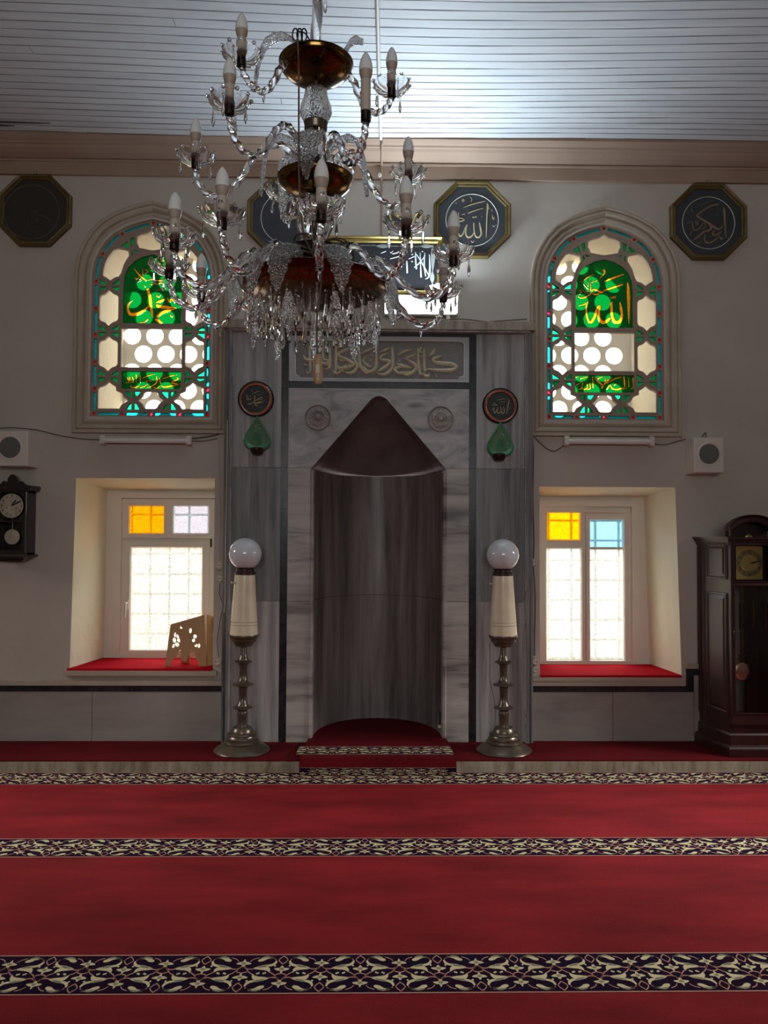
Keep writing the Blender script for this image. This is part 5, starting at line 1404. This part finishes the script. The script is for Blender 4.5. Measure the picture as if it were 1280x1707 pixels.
# backboard behind dial, case back lower half only dark wood strip
mb = MB().mat('dark_wood'); mb.plate([(XF+0.004, zk(972)), (2*XC-XF-0.004, zk(972))]+arch_pts(hw-0.004, zsp, flat=fl_), [], FY+0.075, FY+0.085)
bx_ = at(1258, 1000, -0.2).x
mb.box((bx_-0.052, -0.2, ZB+0.2), (bx_-0.012+0.03, -0.19, zk(976)))
mb.build('backboard', gc)
dc2 = at(1248.5, 933, FY+0.06)
a_, b_ = at(1226.5, 910, FY+0.06), at(1271, 966, FY+0.06)
mb = MB().mat('dial_brass'); mb.box((a_.x, FY+0.06, b_.z), (b_.x, FY+0.066, a_.z))
for px_, py_, r_ in ((1248,897,6.5),(1239,906,5.5),(1258,906,5.5)):
    q = at(px_, py_, FY+0.06); mb.lathe([(r_/267,0),(r_/267,0.006),(r_/267*0.6,0.01),(0,0.01)], (q.x, FY+0.064, q.z), 24, axis='Y')
d2 = mb.build('dial', gc)
Rr = 0.085
cxx, czz = (a_.x+b_.x)/2, (a_.z+b_.z)/2-0.002
mb = MB().mat('dial_dark'); mb.lathe([(Rr,0),(Rr,0.002),(Rr*0.66,0.002),(Rr*0.62,0.0)], (cxx, FY+0.06, czz), 44, axis='Y', cap0=False, cap1=False); mb.build('chapter_ring', d2)
mb = MB().mat('black')
onc = lambda u, v, l: (cxx+u, FY+0.058-l, czz+v)
for k in range(12):
    a = PI/2-2*PI*k/12; numeral(mb, str(k if k else 12), Rr*0.82*math.cos(a), Rr*0.82*math.sin(a), 0.02, 0, onc, 0.0035)
stroke(mb, [(0,0,0.004),(0.06,0.012,0.006),(0.078,0.016,0.002)], lambda u, v, l: onc(u, v, l+0.004), h=0.002, n=3)
stroke(mb, [(0,0,0.005),(0.03,0.002,0.007),(0.042,0.004,0.002)], lambda u, v, l: onc(u, v, l+0.006), h=0.002, n=3)
mb.build('hands_and_numerals', d2)
for px_, y0, y1 in ((1235.5, 1004, 1050), (1256, 1000, 1045), (1277, 1004, 1050)):
    t_, u_ = at(px_, y0, -0.3), at(px_, y1, -0.3)
    mb = MB().mat('brass'); mb.lathe([(0.0,0),(0.013,0.003),(0.013,t_.z-u_.z-0.003),(0.0,t_.z-u_.z)], (u_.x, -0.3, u_.z), 16); mb.tube([(u_.x, -0.3, t_.z), (u_.x, -0.3, zk(976))], 0.0012, 5)
    mb.build('weight', gc, smooth=True)
q = at(1237, 1119, -0.27); mb = MB().mat('copper'); mb.lathe([(0.055,0),(0.055,0.004),(0.04,0.008),(0,0.01)], (q.x+0.0, -0.27, q.z), 36, axis='Y')
mb.mat('brass').box((q.x-0.012, -0.272, q.z+0.05), (q.x+0.012, -0.266, zk(976)))
for zz_ in (0.075, 0.095): mb.box((q.x-0.022, -0.276, q.z+zz_), (q.x+0.022, -0.264, q.z+zz_+0.008))
mb.build('pendulum', gc, smooth=False)
mb = MB().mat('brass'); q = at(1223.5, 1053, FY-0.004); mb.lathe([(0.006,0),(0.005,0.004),(0,0.006)], (q.x, FY-0.001, q.z), 10, axis='Y'); mb.tube([(q.x, FY-0.006, q.z), (q.x-0.003, FY-0.008, q.z-0.022)], 0.0025, 6); mb.build('key', dr)
mb = MB().mat('brass'); t_, u_ = at(1210.5, 999, -0.36), at(1210.5, 1045, -0.36)
mb.tube([(t_.x, -0.362, t_.z), (u_.x, -0.362, u_.z)], 0.0022, 6); mb.build('bright_edge_rod', gc)

# ------------------------------------------------------------------ book stand on the left sill
sx = lambda u, v, Y: at(265+u*105/1280, 1010+v*105/1280, Y)
YA = 0.075
root = wroot('book_stand', (sx(560,1240,YA).x, YA, 0.553)); tag(root, 'folding pale wooden book stand with cut out flowers on the left window sill', 'book stand')
def cutp(L_): 
    r = [sx(u, v, YA) for u, v in L_]; return [(q.x, q.z) for q in r]
zf = 0.553
def fixz(P_): return [(x, max(z, zf)) for x, z in P_]
outA = fixz(cutp([(130,1245),(240,375),(330,345),(920,180),(960,1245),(820,1250),(790,1110),(740,1010),(720,940),(680,905),(620,960),(585,1060),(560,1010),(500,930),(450,880),(380,940),(350,1020),(270,1090),(232,1180),(225,1250)]))
def blob(cx, cy, rx, ry, a=0):
    rx *= 1.12; ry *= 1.12
    return cutp([(cx+rx*math.cos(t)*math.cos(a)-ry*math.sin(t)*math.sin(a), cy+rx*math.cos(t)*math.sin(a)+ry*math.sin(t)*math.cos(a)) for t in [2*PI*k/10 for k in range(10)]])
outA = fixz(cutp([(128,1250),(240,375),(920,180),(965,1250),(820,1250),(790,1130),(745,1020),(725,940),(685,905),(630,950),(600,1010),(585,1080),(560,1120),(500,1120),(455,1085),(450,1010),(445,880),(400,920),(365,985),(350,1025),(270,1095),(236,1180),(225,1250)]))
holesA = [blob(455,475,28,58,-0.25), blob(640,505,28,50,0.15), blob(328,590,26,48,0.1), blob(392,615,44,38,-0.4), blob(315,695,36,48,0), blob(412,700,46,38,0), blob(368,785,44,38,0.4), blob(295,815,24,40,0.3),
          blob(732,620,36,40,0.4), blob(702,700,30,36,0.5), blob(760,805,40,24,-0.4), blob(812,810,26,42,0.1)]
mb = MB().mat('stand_wood'); mb.plate(outA, holesA, YA-0.006, YA+0.006)
mb.build('front_leaf', root)
# second leaf, turned back from the right edge of the first
tr_ = sx(925,180,YA); br_ = sx(965,1250,YA)
import copy as _c
def leafB(P_): # map local (s,z) to rotated plane
    return P_
ang = math.radians(58)
mb = MB().mat('stand_wood')
W2 = 0.17; zt2_ = tr_.z
pb_ = [(0,zf),(0.045,zf),(0.05,zf+0.09),(0.075,zf+0.13),(0.1,zf+0.09),(0.115,zf),(W2,zf),(W2-0.01,zt2_-0.05),(0,zt2_)]
hb = [[(0.06+0.016*math.cos(t), zf+0.21+0.03*math.sin(t)) for t in [2*PI*k/8 for k in range(8)]], [(0.1+0.016*math.cos(t), zf+0.19+0.026*math.sin(t)) for t in [2*PI*k/8 for k in range(8)]], [(0.06+0.014*math.cos(t), zf+0.155+0.02*math.sin(t)) for t in [2*PI*k/8 for k in range(8)]]]
mb.plate(pb_, hb, -0.006, 0.006)
bmesh.ops.rotate(mb.bm, verts=mb.bm.verts, cent=(0,0,0), matrix=Matrix.Rotation(ang, 3, 'Z')); bmesh.ops.translate(mb.bm, verts=mb.bm.verts, vec=Vector((br_.x+0.004, YA+0.0, 0)))
mb.build('rear_leaf', root)
# crossing foot seen through the front leaf
qa, qb = sx(510,440,YA+0.09), sx(510,1105,YA+0.12)
mb = MB().mat('stand_wood')
mb.loft([[(qa.x-0.04, YA+0.02, qa.z), (qa.x+0.05, YA+0.02, qa.z), (qa.x+0.05, YA+0.03, qa.z), (qa.x-0.04, YA+0.03, qa.z)], [(qa.x-0.02, YA+0.06, qa.z-0.08), (qa.x+0.03, YA+0.06, qa.z-0.08), (qa.x+0.03, YA+0.072, qa.z-0.08), (qa.x-0.02, YA+0.072, qa.z-0.08)],
         [(qb.x-0.024, YA+0.14, zf), (qb.x+0.03, YA+0.14, zf), (qb.x+0.03, YA+0.152, zf), (qb.x-0.024, YA+0.152, zf)]], True, True, True)
mb.build('crossing_foot', root)

# ------------------------------------------------------------------ chandelier
CH = Vector((-0.216, -3.0, 2.2))
ch = empty('crystal_chandelier', CH); tag(ch, 'large three tier crystal chandelier with brass dishes and candle bulbs hanging from the ceiling', 'chandelier')
ZA = lambda r: 1.447+(893-r)/583.0-CH.z      # height on the axis for a photograph row
def rope(pts, r0, r1=None, seg=9, n=7, tw=0.42):
    S_ = catmull([tuple(p) for p in pts], n); L_ = len(S_)
    mb = MB().mat('crystal'); rr_ = [r0+((r1 or r0)-r0)*i/(L_-1) for i in range(L_)]
    mb.tube(S_, rr_, seg, twist=tw, lobes=3, amp=0.2); return mb
def drop_mb(L_, r, mb=None, c=(0, 0, 0)):
    mb = mb or MB().mat('crystal')
    mb.lathe([(0.0,0.0),(0.003,-0.002),(0.0035,-0.006),(0.0012,-0.01)], c, 6)
    mb.lathe([(0.0,-0.010),(r*0.45,-0.014),(r*0.5,-L_*0.45),(r,-L_*0.78),(r*0.6,-L_*0.92),(0.0,-L_)], c, 6); return mb
def candle(root, x, z, tall=0.052, bob=True, drops=4, rg=None, tilt=0.0):
    """everything that stands on the arm end at local (x,0,z)"""
    ps = []
    if bob:
        mb = MB().mat('crystal')
        mb.lathe([(0.010,0.0),(0.024,0.001),(0.037,0.007),(0.046,0.017),(0.050,0.029),(0.0465,0.030),(0.042,0.019),(0.034,0.011),(0.022,0.006),(0.010,0.005)], (x, 0, z), 60, lobes=10, amp=0.14, cap0=False, cap1=False)
        for k in range(10):
            a = 2*PI*k/10; mb.lathe([(0.0,-0.0055),(0.004,-0.004),(0.0058,0.0),(0.004,0.004),(0.0,0.0055)], (x+0.0555*math.cos(a), 0.0555*math.sin(a), z+0.031), 8)
        ps.append(mb.build('drip_pan', root, org=(0, 0, 0), smooth=True))
        for k in range(drops):
            a = 2*PI*(k+0.35)/drops+(rg or 0)
            mb = drop_mb(0.062, 0.0052, None, (x+0.044*math.cos(a), 0.044*math.sin(a), z+0.022)); ps.append(mb.build('crystal_drop', root, org=(0, 0, 0)))
    mb = MB().mat('socket'); mb.lathe([(0.009,-0.014),(0.0125,-0.012),(0.0125,0.014),(0.013,0.016)], (x, 0, z), 14); mb.build('socket', root, org=(0, 0, 0), smooth=True)
    zc = z+0.014
    mb = MB().mat('sleeve'); mb.lathe([(0.0128,zc-z),(0.0128,zc-z+tall),(0.009,zc-z+tall+0.001)], (x, 0, z), 18); mb.build('candle_sleeve', root, org=(0, 0, 0), smooth=True)
    zb = zc+tall
    mb = MB().mat('bulb_base'); mb.lathe([(0.010,0.0),(0.0125,0.004),(0.0155,0.014),(0.0172,0.024)], (x, 0, zb), 20, cap1=False); mb.build('bulb_collar', root, org=(0, 0, 0), smooth=True)
    mb = MB().mat('bulb'); mb.lathe([(0.0172,0.024),(0.0175,0.032),(0.0163,0.043),(0.0132,0.055),(0.009,0.064),(0.0045,0.071),(0.0,0.0745)], (x, 0, zb), 20, cap0=False); mb.build('bulb', root, org=(0, 0, 0), smooth=True)

def azi(t): return math.radians(t-90+4.3)
# lower tier
ZL, RL = -0.005, 0.41
lower = [(2,1,0),(-33,1,0),(-62,1,0.0),(-90,1,-0.012),(-121,1,-0.012),(33,1,0),(66,0.97,-0.005),(106,1.0,-0.018),(-152,1,-0.01)]
proto = None
def make_arm(R_, kind, tall=0.052, bob=True, drops=4):
    if kind == 'lower': pts = [(0.09,0,-0.05),(0.13,0,0.01),(0.185,0,0.03),(0.235,0,-0.005),(0.28,0,-0.06),(0.335,0,-0.095),(0.385,0,-0.075),(0.405,0,-0.04),(R_,0,-0.012)]
    elif kind == 'middle': pts = [(0.05,0,-0.03),(0.075,0,0.025),(0.12,0,0.04),(0.16,0,0.0),(0.195,0,-0.06),(0.24,0,-0.09),(0.282,0,-0.078),(0.303,0,-0.045),(R_,0,-0.012)]
    elif kind == 'middle_long': pts = [(0.05,0,-0.03),(0.085,0,0.025),(0.14,0,0.04),(0.19,0,0.0),(0.24,0,-0.07),(0.29,0,-0.1),(0.335,0,-0.085),(0.358,0,-0.045),(R_,0,-0.012)]
    else: pts = [(0.09,0,0.04),(0.11,0,0.02),(0.135,0,-0.035),(0.16,0,-0.062),(0.19,0,-0.06),(0.212,0,-0.04),(R_,0,-0.012)]
    mb = rope(pts, 0.0105, 0.0085)
    arm = mb.build('glass_arm', ch, org=(0, 0, 0), smooth=True)
    if kind != 'lower' or True:
        low = min(pts, key=lambda q: q[2]); mbd = MB().mat('crystal'); mbd.lathe([(0.0,-0.03),(0.003,-0.022),(0.005,-0.01),(0.002,0.0)], (low[0], 0, low[2]-0.006), 8); mbd.build('arm_finial', arm, org=(0, 0, 0))
    candle(arm, R_, 0, tall, bob, drops)
    return arm
def place(arm, th, z, sc=1.0): arm.rotation_euler = (0, 0, azi(th)); arm.location = (0, 0, z); arm.scale = (sc, sc, 1) if sc != 1 else (1, 1, 1)
pA = make_arm(RL, 'lower')
for i, (t, s_, dz) in enumerate(lower):
    a = pA if i == 0 else copy_tree(pA, ch); place(a, t, ZL+dz)
# middle tier
RM = 0.31; ZM = 2.545-CH.z
pB = make_arm(RM, 'middle')
pB2 = make_arm(0.365, 'middle_long'); place(pB2, -104, ZM)
for i, (t, dz) in enumerate(((-46, 0.0), (-160, -0.005), (113, -0.005))):
    a = pB if i == 0 else copy_tree(pB, ch); place(a, t, ZM+dz)
pC = make_arm(0.31, 'middle', 0.08, False, 0); place(pC, 24, ZM-0.035)
# top tier
ZTp = 2.745-CH.z
pD = make_arm(0.225, 'top', 0.052, True, 3)
for i, (t, dz) in enumerate(((-66, 0.005), (97, 0.012))):
    a = pD if i == 0 else copy_tree(pD, ch); place(a, t, ZTp+dz)

# dishes
def dish(name, R_, zrim, depth, th=0.004):
    mb = MB().mat('brass'); n = 12
    pr = [(R_*math.sin(PI/2*k/n), zrim-depth*math.cos(PI/2*k/n)) for k in range(n+1)]
    pr2 = [(max(r-th*0.3, 0), z+th) for r, z in reversed(pr)]
    mb.lathe([(1e-5 if r < 1e-5 else r, z) for r, z in pr]+[(R_+0.002, zrim+0.002)]+[(max(r, 1e-5), z) for r, z in pr2], seg=56, cap0=False, cap1=False)
    mb.build(name, ch, org=(0, 0, 0), smooth=True)
ZD3, ZD2, ZD1 = 2.815-CH.z, 2.475-CH.z, 2.165-CH.z
dish('brass_dish', 0.106, ZD3, 0.05); dish('brass_dish', 0.108, ZD2, 0.05); dish('brass_dish', 0.217, ZD1, 0.045)
# central column
mb = MB().mat('crystal_leaf')
mb.lathe([(0.016,ZA(135)),(0.03,ZA(140)),(0.034,ZA(155)),(0.042,ZA(168)),(0.044,ZA(180)),(0.038,ZA(190)),(0.026,ZA(196)),(0.012,ZA(197))][::-1], seg=36, lobes=12, amp=0.07); mb.build('glass_vase', ch, org=(0, 0, 0), smooth=True)
mb = MB().mat('brass_dark'); mb.lathe([(0.03,ZA(211)),(0.033,ZA(208)),(0.033,ZA(199)),(0.035,ZA(197)),(0.03,ZA(195)),(0.0,ZA(195))], seg=28); mb.lathe([(0.005,ZA(450)),(0.005,ZA(60))], seg=12); mb.build('metal_collar', ch, org=(0, 0, 0), smooth=True)
mb = MB().mat('crystal'); mb.lathe([(0.02,ZA(255)),(0.03,ZA(250)),(0.034,ZA(235)),(0.03,ZA(222)),(0.026,ZA(212))], seg=30, lobes=10, amp=0.1); mb.build('glass_column', ch, org=(0, 0, 0), smooth=True)
mb = MB().mat('crystal'); mb.lathe([(0.018,ZA(402)),(0.034,ZA(395)),(0.05,ZA(372)),(0.046,ZA(350)),(0.03,ZA(335)),(0.02,ZA(322))], seg=36, lobes=12, amp=0.12); mb.build('glass_column', ch, org=(0, 0, 0), smooth=True)
mb = MB().mat('socket'); mb.lathe([(0.03,ZA(438)),(0.075,ZA(434)),(0.085,ZA(425)),(0.08,ZA(414)),(0.05,ZA(408)),(0.02,ZA(402))], seg=28); mb.build('arm_hub', ch, org=(0, 0, 0), smooth=True)
mb = MB().mat('socket'); mb.lathe([(0.03,ZD2+0.0),(0.045,ZD2+0.01),(0.045,ZD2+0.04),(0.03,ZD2+0.05)], seg=28); mb.build('arm_hub', ch, org=(0, 0, 0), smooth=True)
# stem up to the ceiling
mb = rope([(0,0,ZD3-0.03),(0,0,ZD3+0.2),(0,0,ZD3+0.5),(0,0,ZD3+0.8),(0,0,4.0-CH.z)], 0.015, 0.015, 9, 12, 0.3); mb.build('glass_stem', ch, org=(0, 0, 0), smooth=True)
mb = MB().mat('brass'); zc_ = CEIL+sagz(CH.x, CH.y)-CH.z; mb.lathe([(0.015,zc_-0.1),(0.03,zc_-0.08),(0.06,zc_-0.03),(0.07,zc_-0.002)], seg=28); mb.build('ceiling_rose', ch, org=(0, 0, 0), smooth=True)
# dangling drops near the top of the stem
for a in (0.6, 2.8):
    mb = drop_mb(0.08, 0.006, None, (0.03*math.cos(a)-0.0, -0.03+0.05*math.sin(a), 0.83+0.02*a)); mb.build('crystal_drop', ch, org=(0, 0, 0))
mb = MB().mat('brass_dark'); mb.lathe([(0.012,0.83),(0.04,0.84),(0.045,0.86),(0.015,0.87)], seg=20); mb.build('stem_ring', ch, org=(0, 0, 0), smooth=True)

# leaves: pressed glass plumes
def leaf(path, wid, th, wave=0.0, mat='crystal_leaf', fl=9):
    """path in (r,z); wid list; returns MB in local x-z with y across"""
    S_ = catmull([(p[0], p[1], w) for p, w in zip(path, wid)], 7); mb = MB().mat(mat); top, L_ = [], len(S_); nb = 10
    rings = []
    for i, (r, z, w_) in enumerate(S_):
        q0, q1 = S_[max(i-1, 0)], S_[min(i+1, L_-1)]
        dx, dz = q1[0]-q0[0], q1[1]-q0[1]; l = math.hypot(dx, dz) or 1; nx, nz = -dz/l, dx/l
        w2 = w_*(1+0.12*math.sin(i*1.7))
        ring = []
        for k in range(nb+1):
            t = -1+2*k/nb; dsp = th*0.5*(0.35+0.65*(1-t*t))+0.0014*math.cos(k*PI)+wave*(1-t*t)
            ring.append((r+nx*dsp, t*w2, z+nz*dsp))
        for k in range(nb, -1, -1):
            t = -1+2*k/nb; dsp = -th*0.5*(0.35+0.65*(1-t*t))+wave*(1-t*t)
            ring.append((r+nx*dsp, t*w2*0.98, z+nz*dsp))
        rings.append(ring)
    mb.loft(rings, True, True, True); return mb
def setleaf(o_, th, z=0): o_.rotation_euler = (0, 0, azi(th)); o_.location = (0, 0, z)
Lf = leaf([(0.08,-0.02),(0.13,0.045),(0.185,0.05),(0.222,0.01),(0.234,-0.035),(0.24,-0.085)], [0.012,0.024,0.034,0.034,0.024,0.004], 0.008, 0.006).build('glass_leaf', ch, org=(0, 0, 0), smooth=True)
for i, t in enumerate((17, -24, -44, 68, 88, 106, -98, -130)):
    a = Lf if i == 0 else copy_tree(Lf, ch); setleaf(a, t, ZD1-0.005)
Lm = leaf([(0.04,0.02),(0.075,0.05),(0.115,0.05),(0.14,0.0),(0.15,-0.07),(0.154,-0.12)], [0.008,0.018,0.024,0.024,0.017,0.003], 0.007, 0.004).build('glass_leaf', ch, org=(0, 0, 0), smooth=True)
for i, t in enumerate((68, -78, -140, 150)):
    a = Lm if i == 0 else copy_tree(Lm, ch); setleaf(a, t, ZD2+0.05)
# broad hanging leaf in front of the column
Lh = leaf([(0.04,0.15),(0.07,0.145),(0.105,0.11),(0.118,0.05),(0.121,-0.012)], [0.02,0.036,0.038,0.026,0.004], 0.008, 0.004).build('glass_leaf', ch, org=(0, 0, 0), smooth=True); setleaf(Lh, -12, ZD2-0.045)
Lt = leaf([(0.05,0.0),(0.07,0.04),(0.11,0.05),(0.15,0.02),(0.17,-0.05),(0.172,-0.1)], [0.006,0.010,0.020,0.022,0.012,0.004], 0.007, 0.003).build('glass_leaf', ch, org=(0, 0, 0), smooth=True); setleaf(Lt, -95, ZD3+0.03)
Lt2 = leaf([(0.08,0.0),(0.09,0.035),(0.11,0.06),(0.135,0.055)], [0.008,0.010,0.018,0.012], 0.008, 0.003).build('glass_leaf', ch, org=(0, 0, 0), smooth=True); setleaf(Lt2, 85, ZD3+0.01)
# underside drops of the lower dish and its fringe
pd = drop_mb(0.095, 0.0075).build('crystal_drop', ch, org=(0, 0, 0)); first = True
rr = random.Random(11)
for n_, R_, z_ in ((26, 0.186, ZD1-0.05), (20, 0.145, ZD1-0.055), (13, 0.1, ZD1-0.055)):
    for k in range(n_):
        a = pd if first else pd.copy()
        if not first: COL.objects.link(a); a.parent = ch
        first = False; t = 2*PI*(k+rr.uniform(-0.12, 0.12))/n_
        a.location = (R_*math.cos(t), R_*math.sin(t), z_); s_ = rr.uniform(0.85, 1.2); a.scale = (1, 1, s_); a.rotation_euler = (0, 0, t)
pl2 = leaf([(0.0,0.0),(0.0,-0.03),(0.0,-0.06),(0.0,-0.085),(0.0,-0.115)], [0.006,0.016,0.019,0.012,0.002], 0.010, 0.0).build('leaf_pendant', ch, org=(0, 0, 0), smooth=True)
for k in range(9):
    a = pl2 if k == 0 else pl2.copy()
    if k: COL.objects.link(a); a.parent = ch
    t = 2*PI*(k+0.3)/9; a.location = (0.18*math.cos(t), 0.18*math.sin(t), ZD1-0.07); a.rotation_euler = (0, 0, t+0.4)
# loose brown wires coiled round the hub
rr = random.Random(5); mb = MB().mat('cord')
for k in range(7):
    P_ = []; ph = rr.uniform(0, 6)
    for i in range(16):
        a = ph+i*0.55; r_ = 0.07+0.045*math.sin(i*0.9+k); P_.append((r_*math.cos(a), r_*math.sin(a), ZA(426)+0.028*math.sin(i*1.3+k*2)))
    mb.tube(catmull(P_, 4), 0.0026, 5)
mb.build('loose_wires', ch, org=(0, 0, 0), smooth=True)
mb = MB().mat('black_plastic')
q_ = at(497, 58, -3.11)-CH
for k in range(3): mb.tube([(q_.x-0.008+0.012*k+0.008*math.cos(a), q_.y, q_.z+0.018*math.sin(a)) for a in [2*PI*i/10 for i in range(11)]], 0.0022, 5)
mb.tube(catmull([(q_.x, q_.y, q_.z+0.01), (q_.x+0.02, q_.y+0.03, q_.z+0.02), (0.0, -0.015, q_.z+0.01)], 5), 0.0022, 5)
mb.build('wire_knot', ch, org=(0, 0, 0), smooth=True)
# pull cord with rocker switch
K = lambda px, py, Y: tuple(at(px, py, Y)-CH)
mb = MB().mat('cord')
mb.tube(catmull([K(496,64,-3.115), K(497,90,-3.118), K(498,130,-3.09), K(498,250,-3.115), K(499,310,-3.12), K(505,385,-3.1), K(522,425,-3.15), K(531,440,-3.19), K(535,470,-3.235), K(529,520,-3.235), K(528,560,-3.235), K(530,602,-3.235)], 6), 0.0026, 6)
cd = mb.build('pull_cord', ch, org=(0, 0, 0), smooth=True)
mb = MB().mat('switch'); c_ = K(530, 617, -3.235); w_, h_ = 0.012, 0.034
mb.loft([[(c_[0]+w_*k*math.cos(a)*1.0, c_[1]+0.009*k*math.sin(a), c_[2]+z) for a in [2*PI*i/14 for i in range(14)]] for k, z in ((0.5,h_+0.006),(0.85,h_),(1,h_*0.7),(1,-h_*0.8),(0.85,-h_),(0.6,-h_-0.003))], True, True, True)
mb.mat('plastic_old').box((c_[0]-0.005, c_[1]-0.0115, c_[2]-0.01), (c_[0]+0.005, c_[1]-0.007, c_[2]+0.012))
mb.build('rocker_switch', cd, org=(0, 0, 0), smooth=True)

for o in bpy.data.objects:
    if '_org' in o: del o['_org']
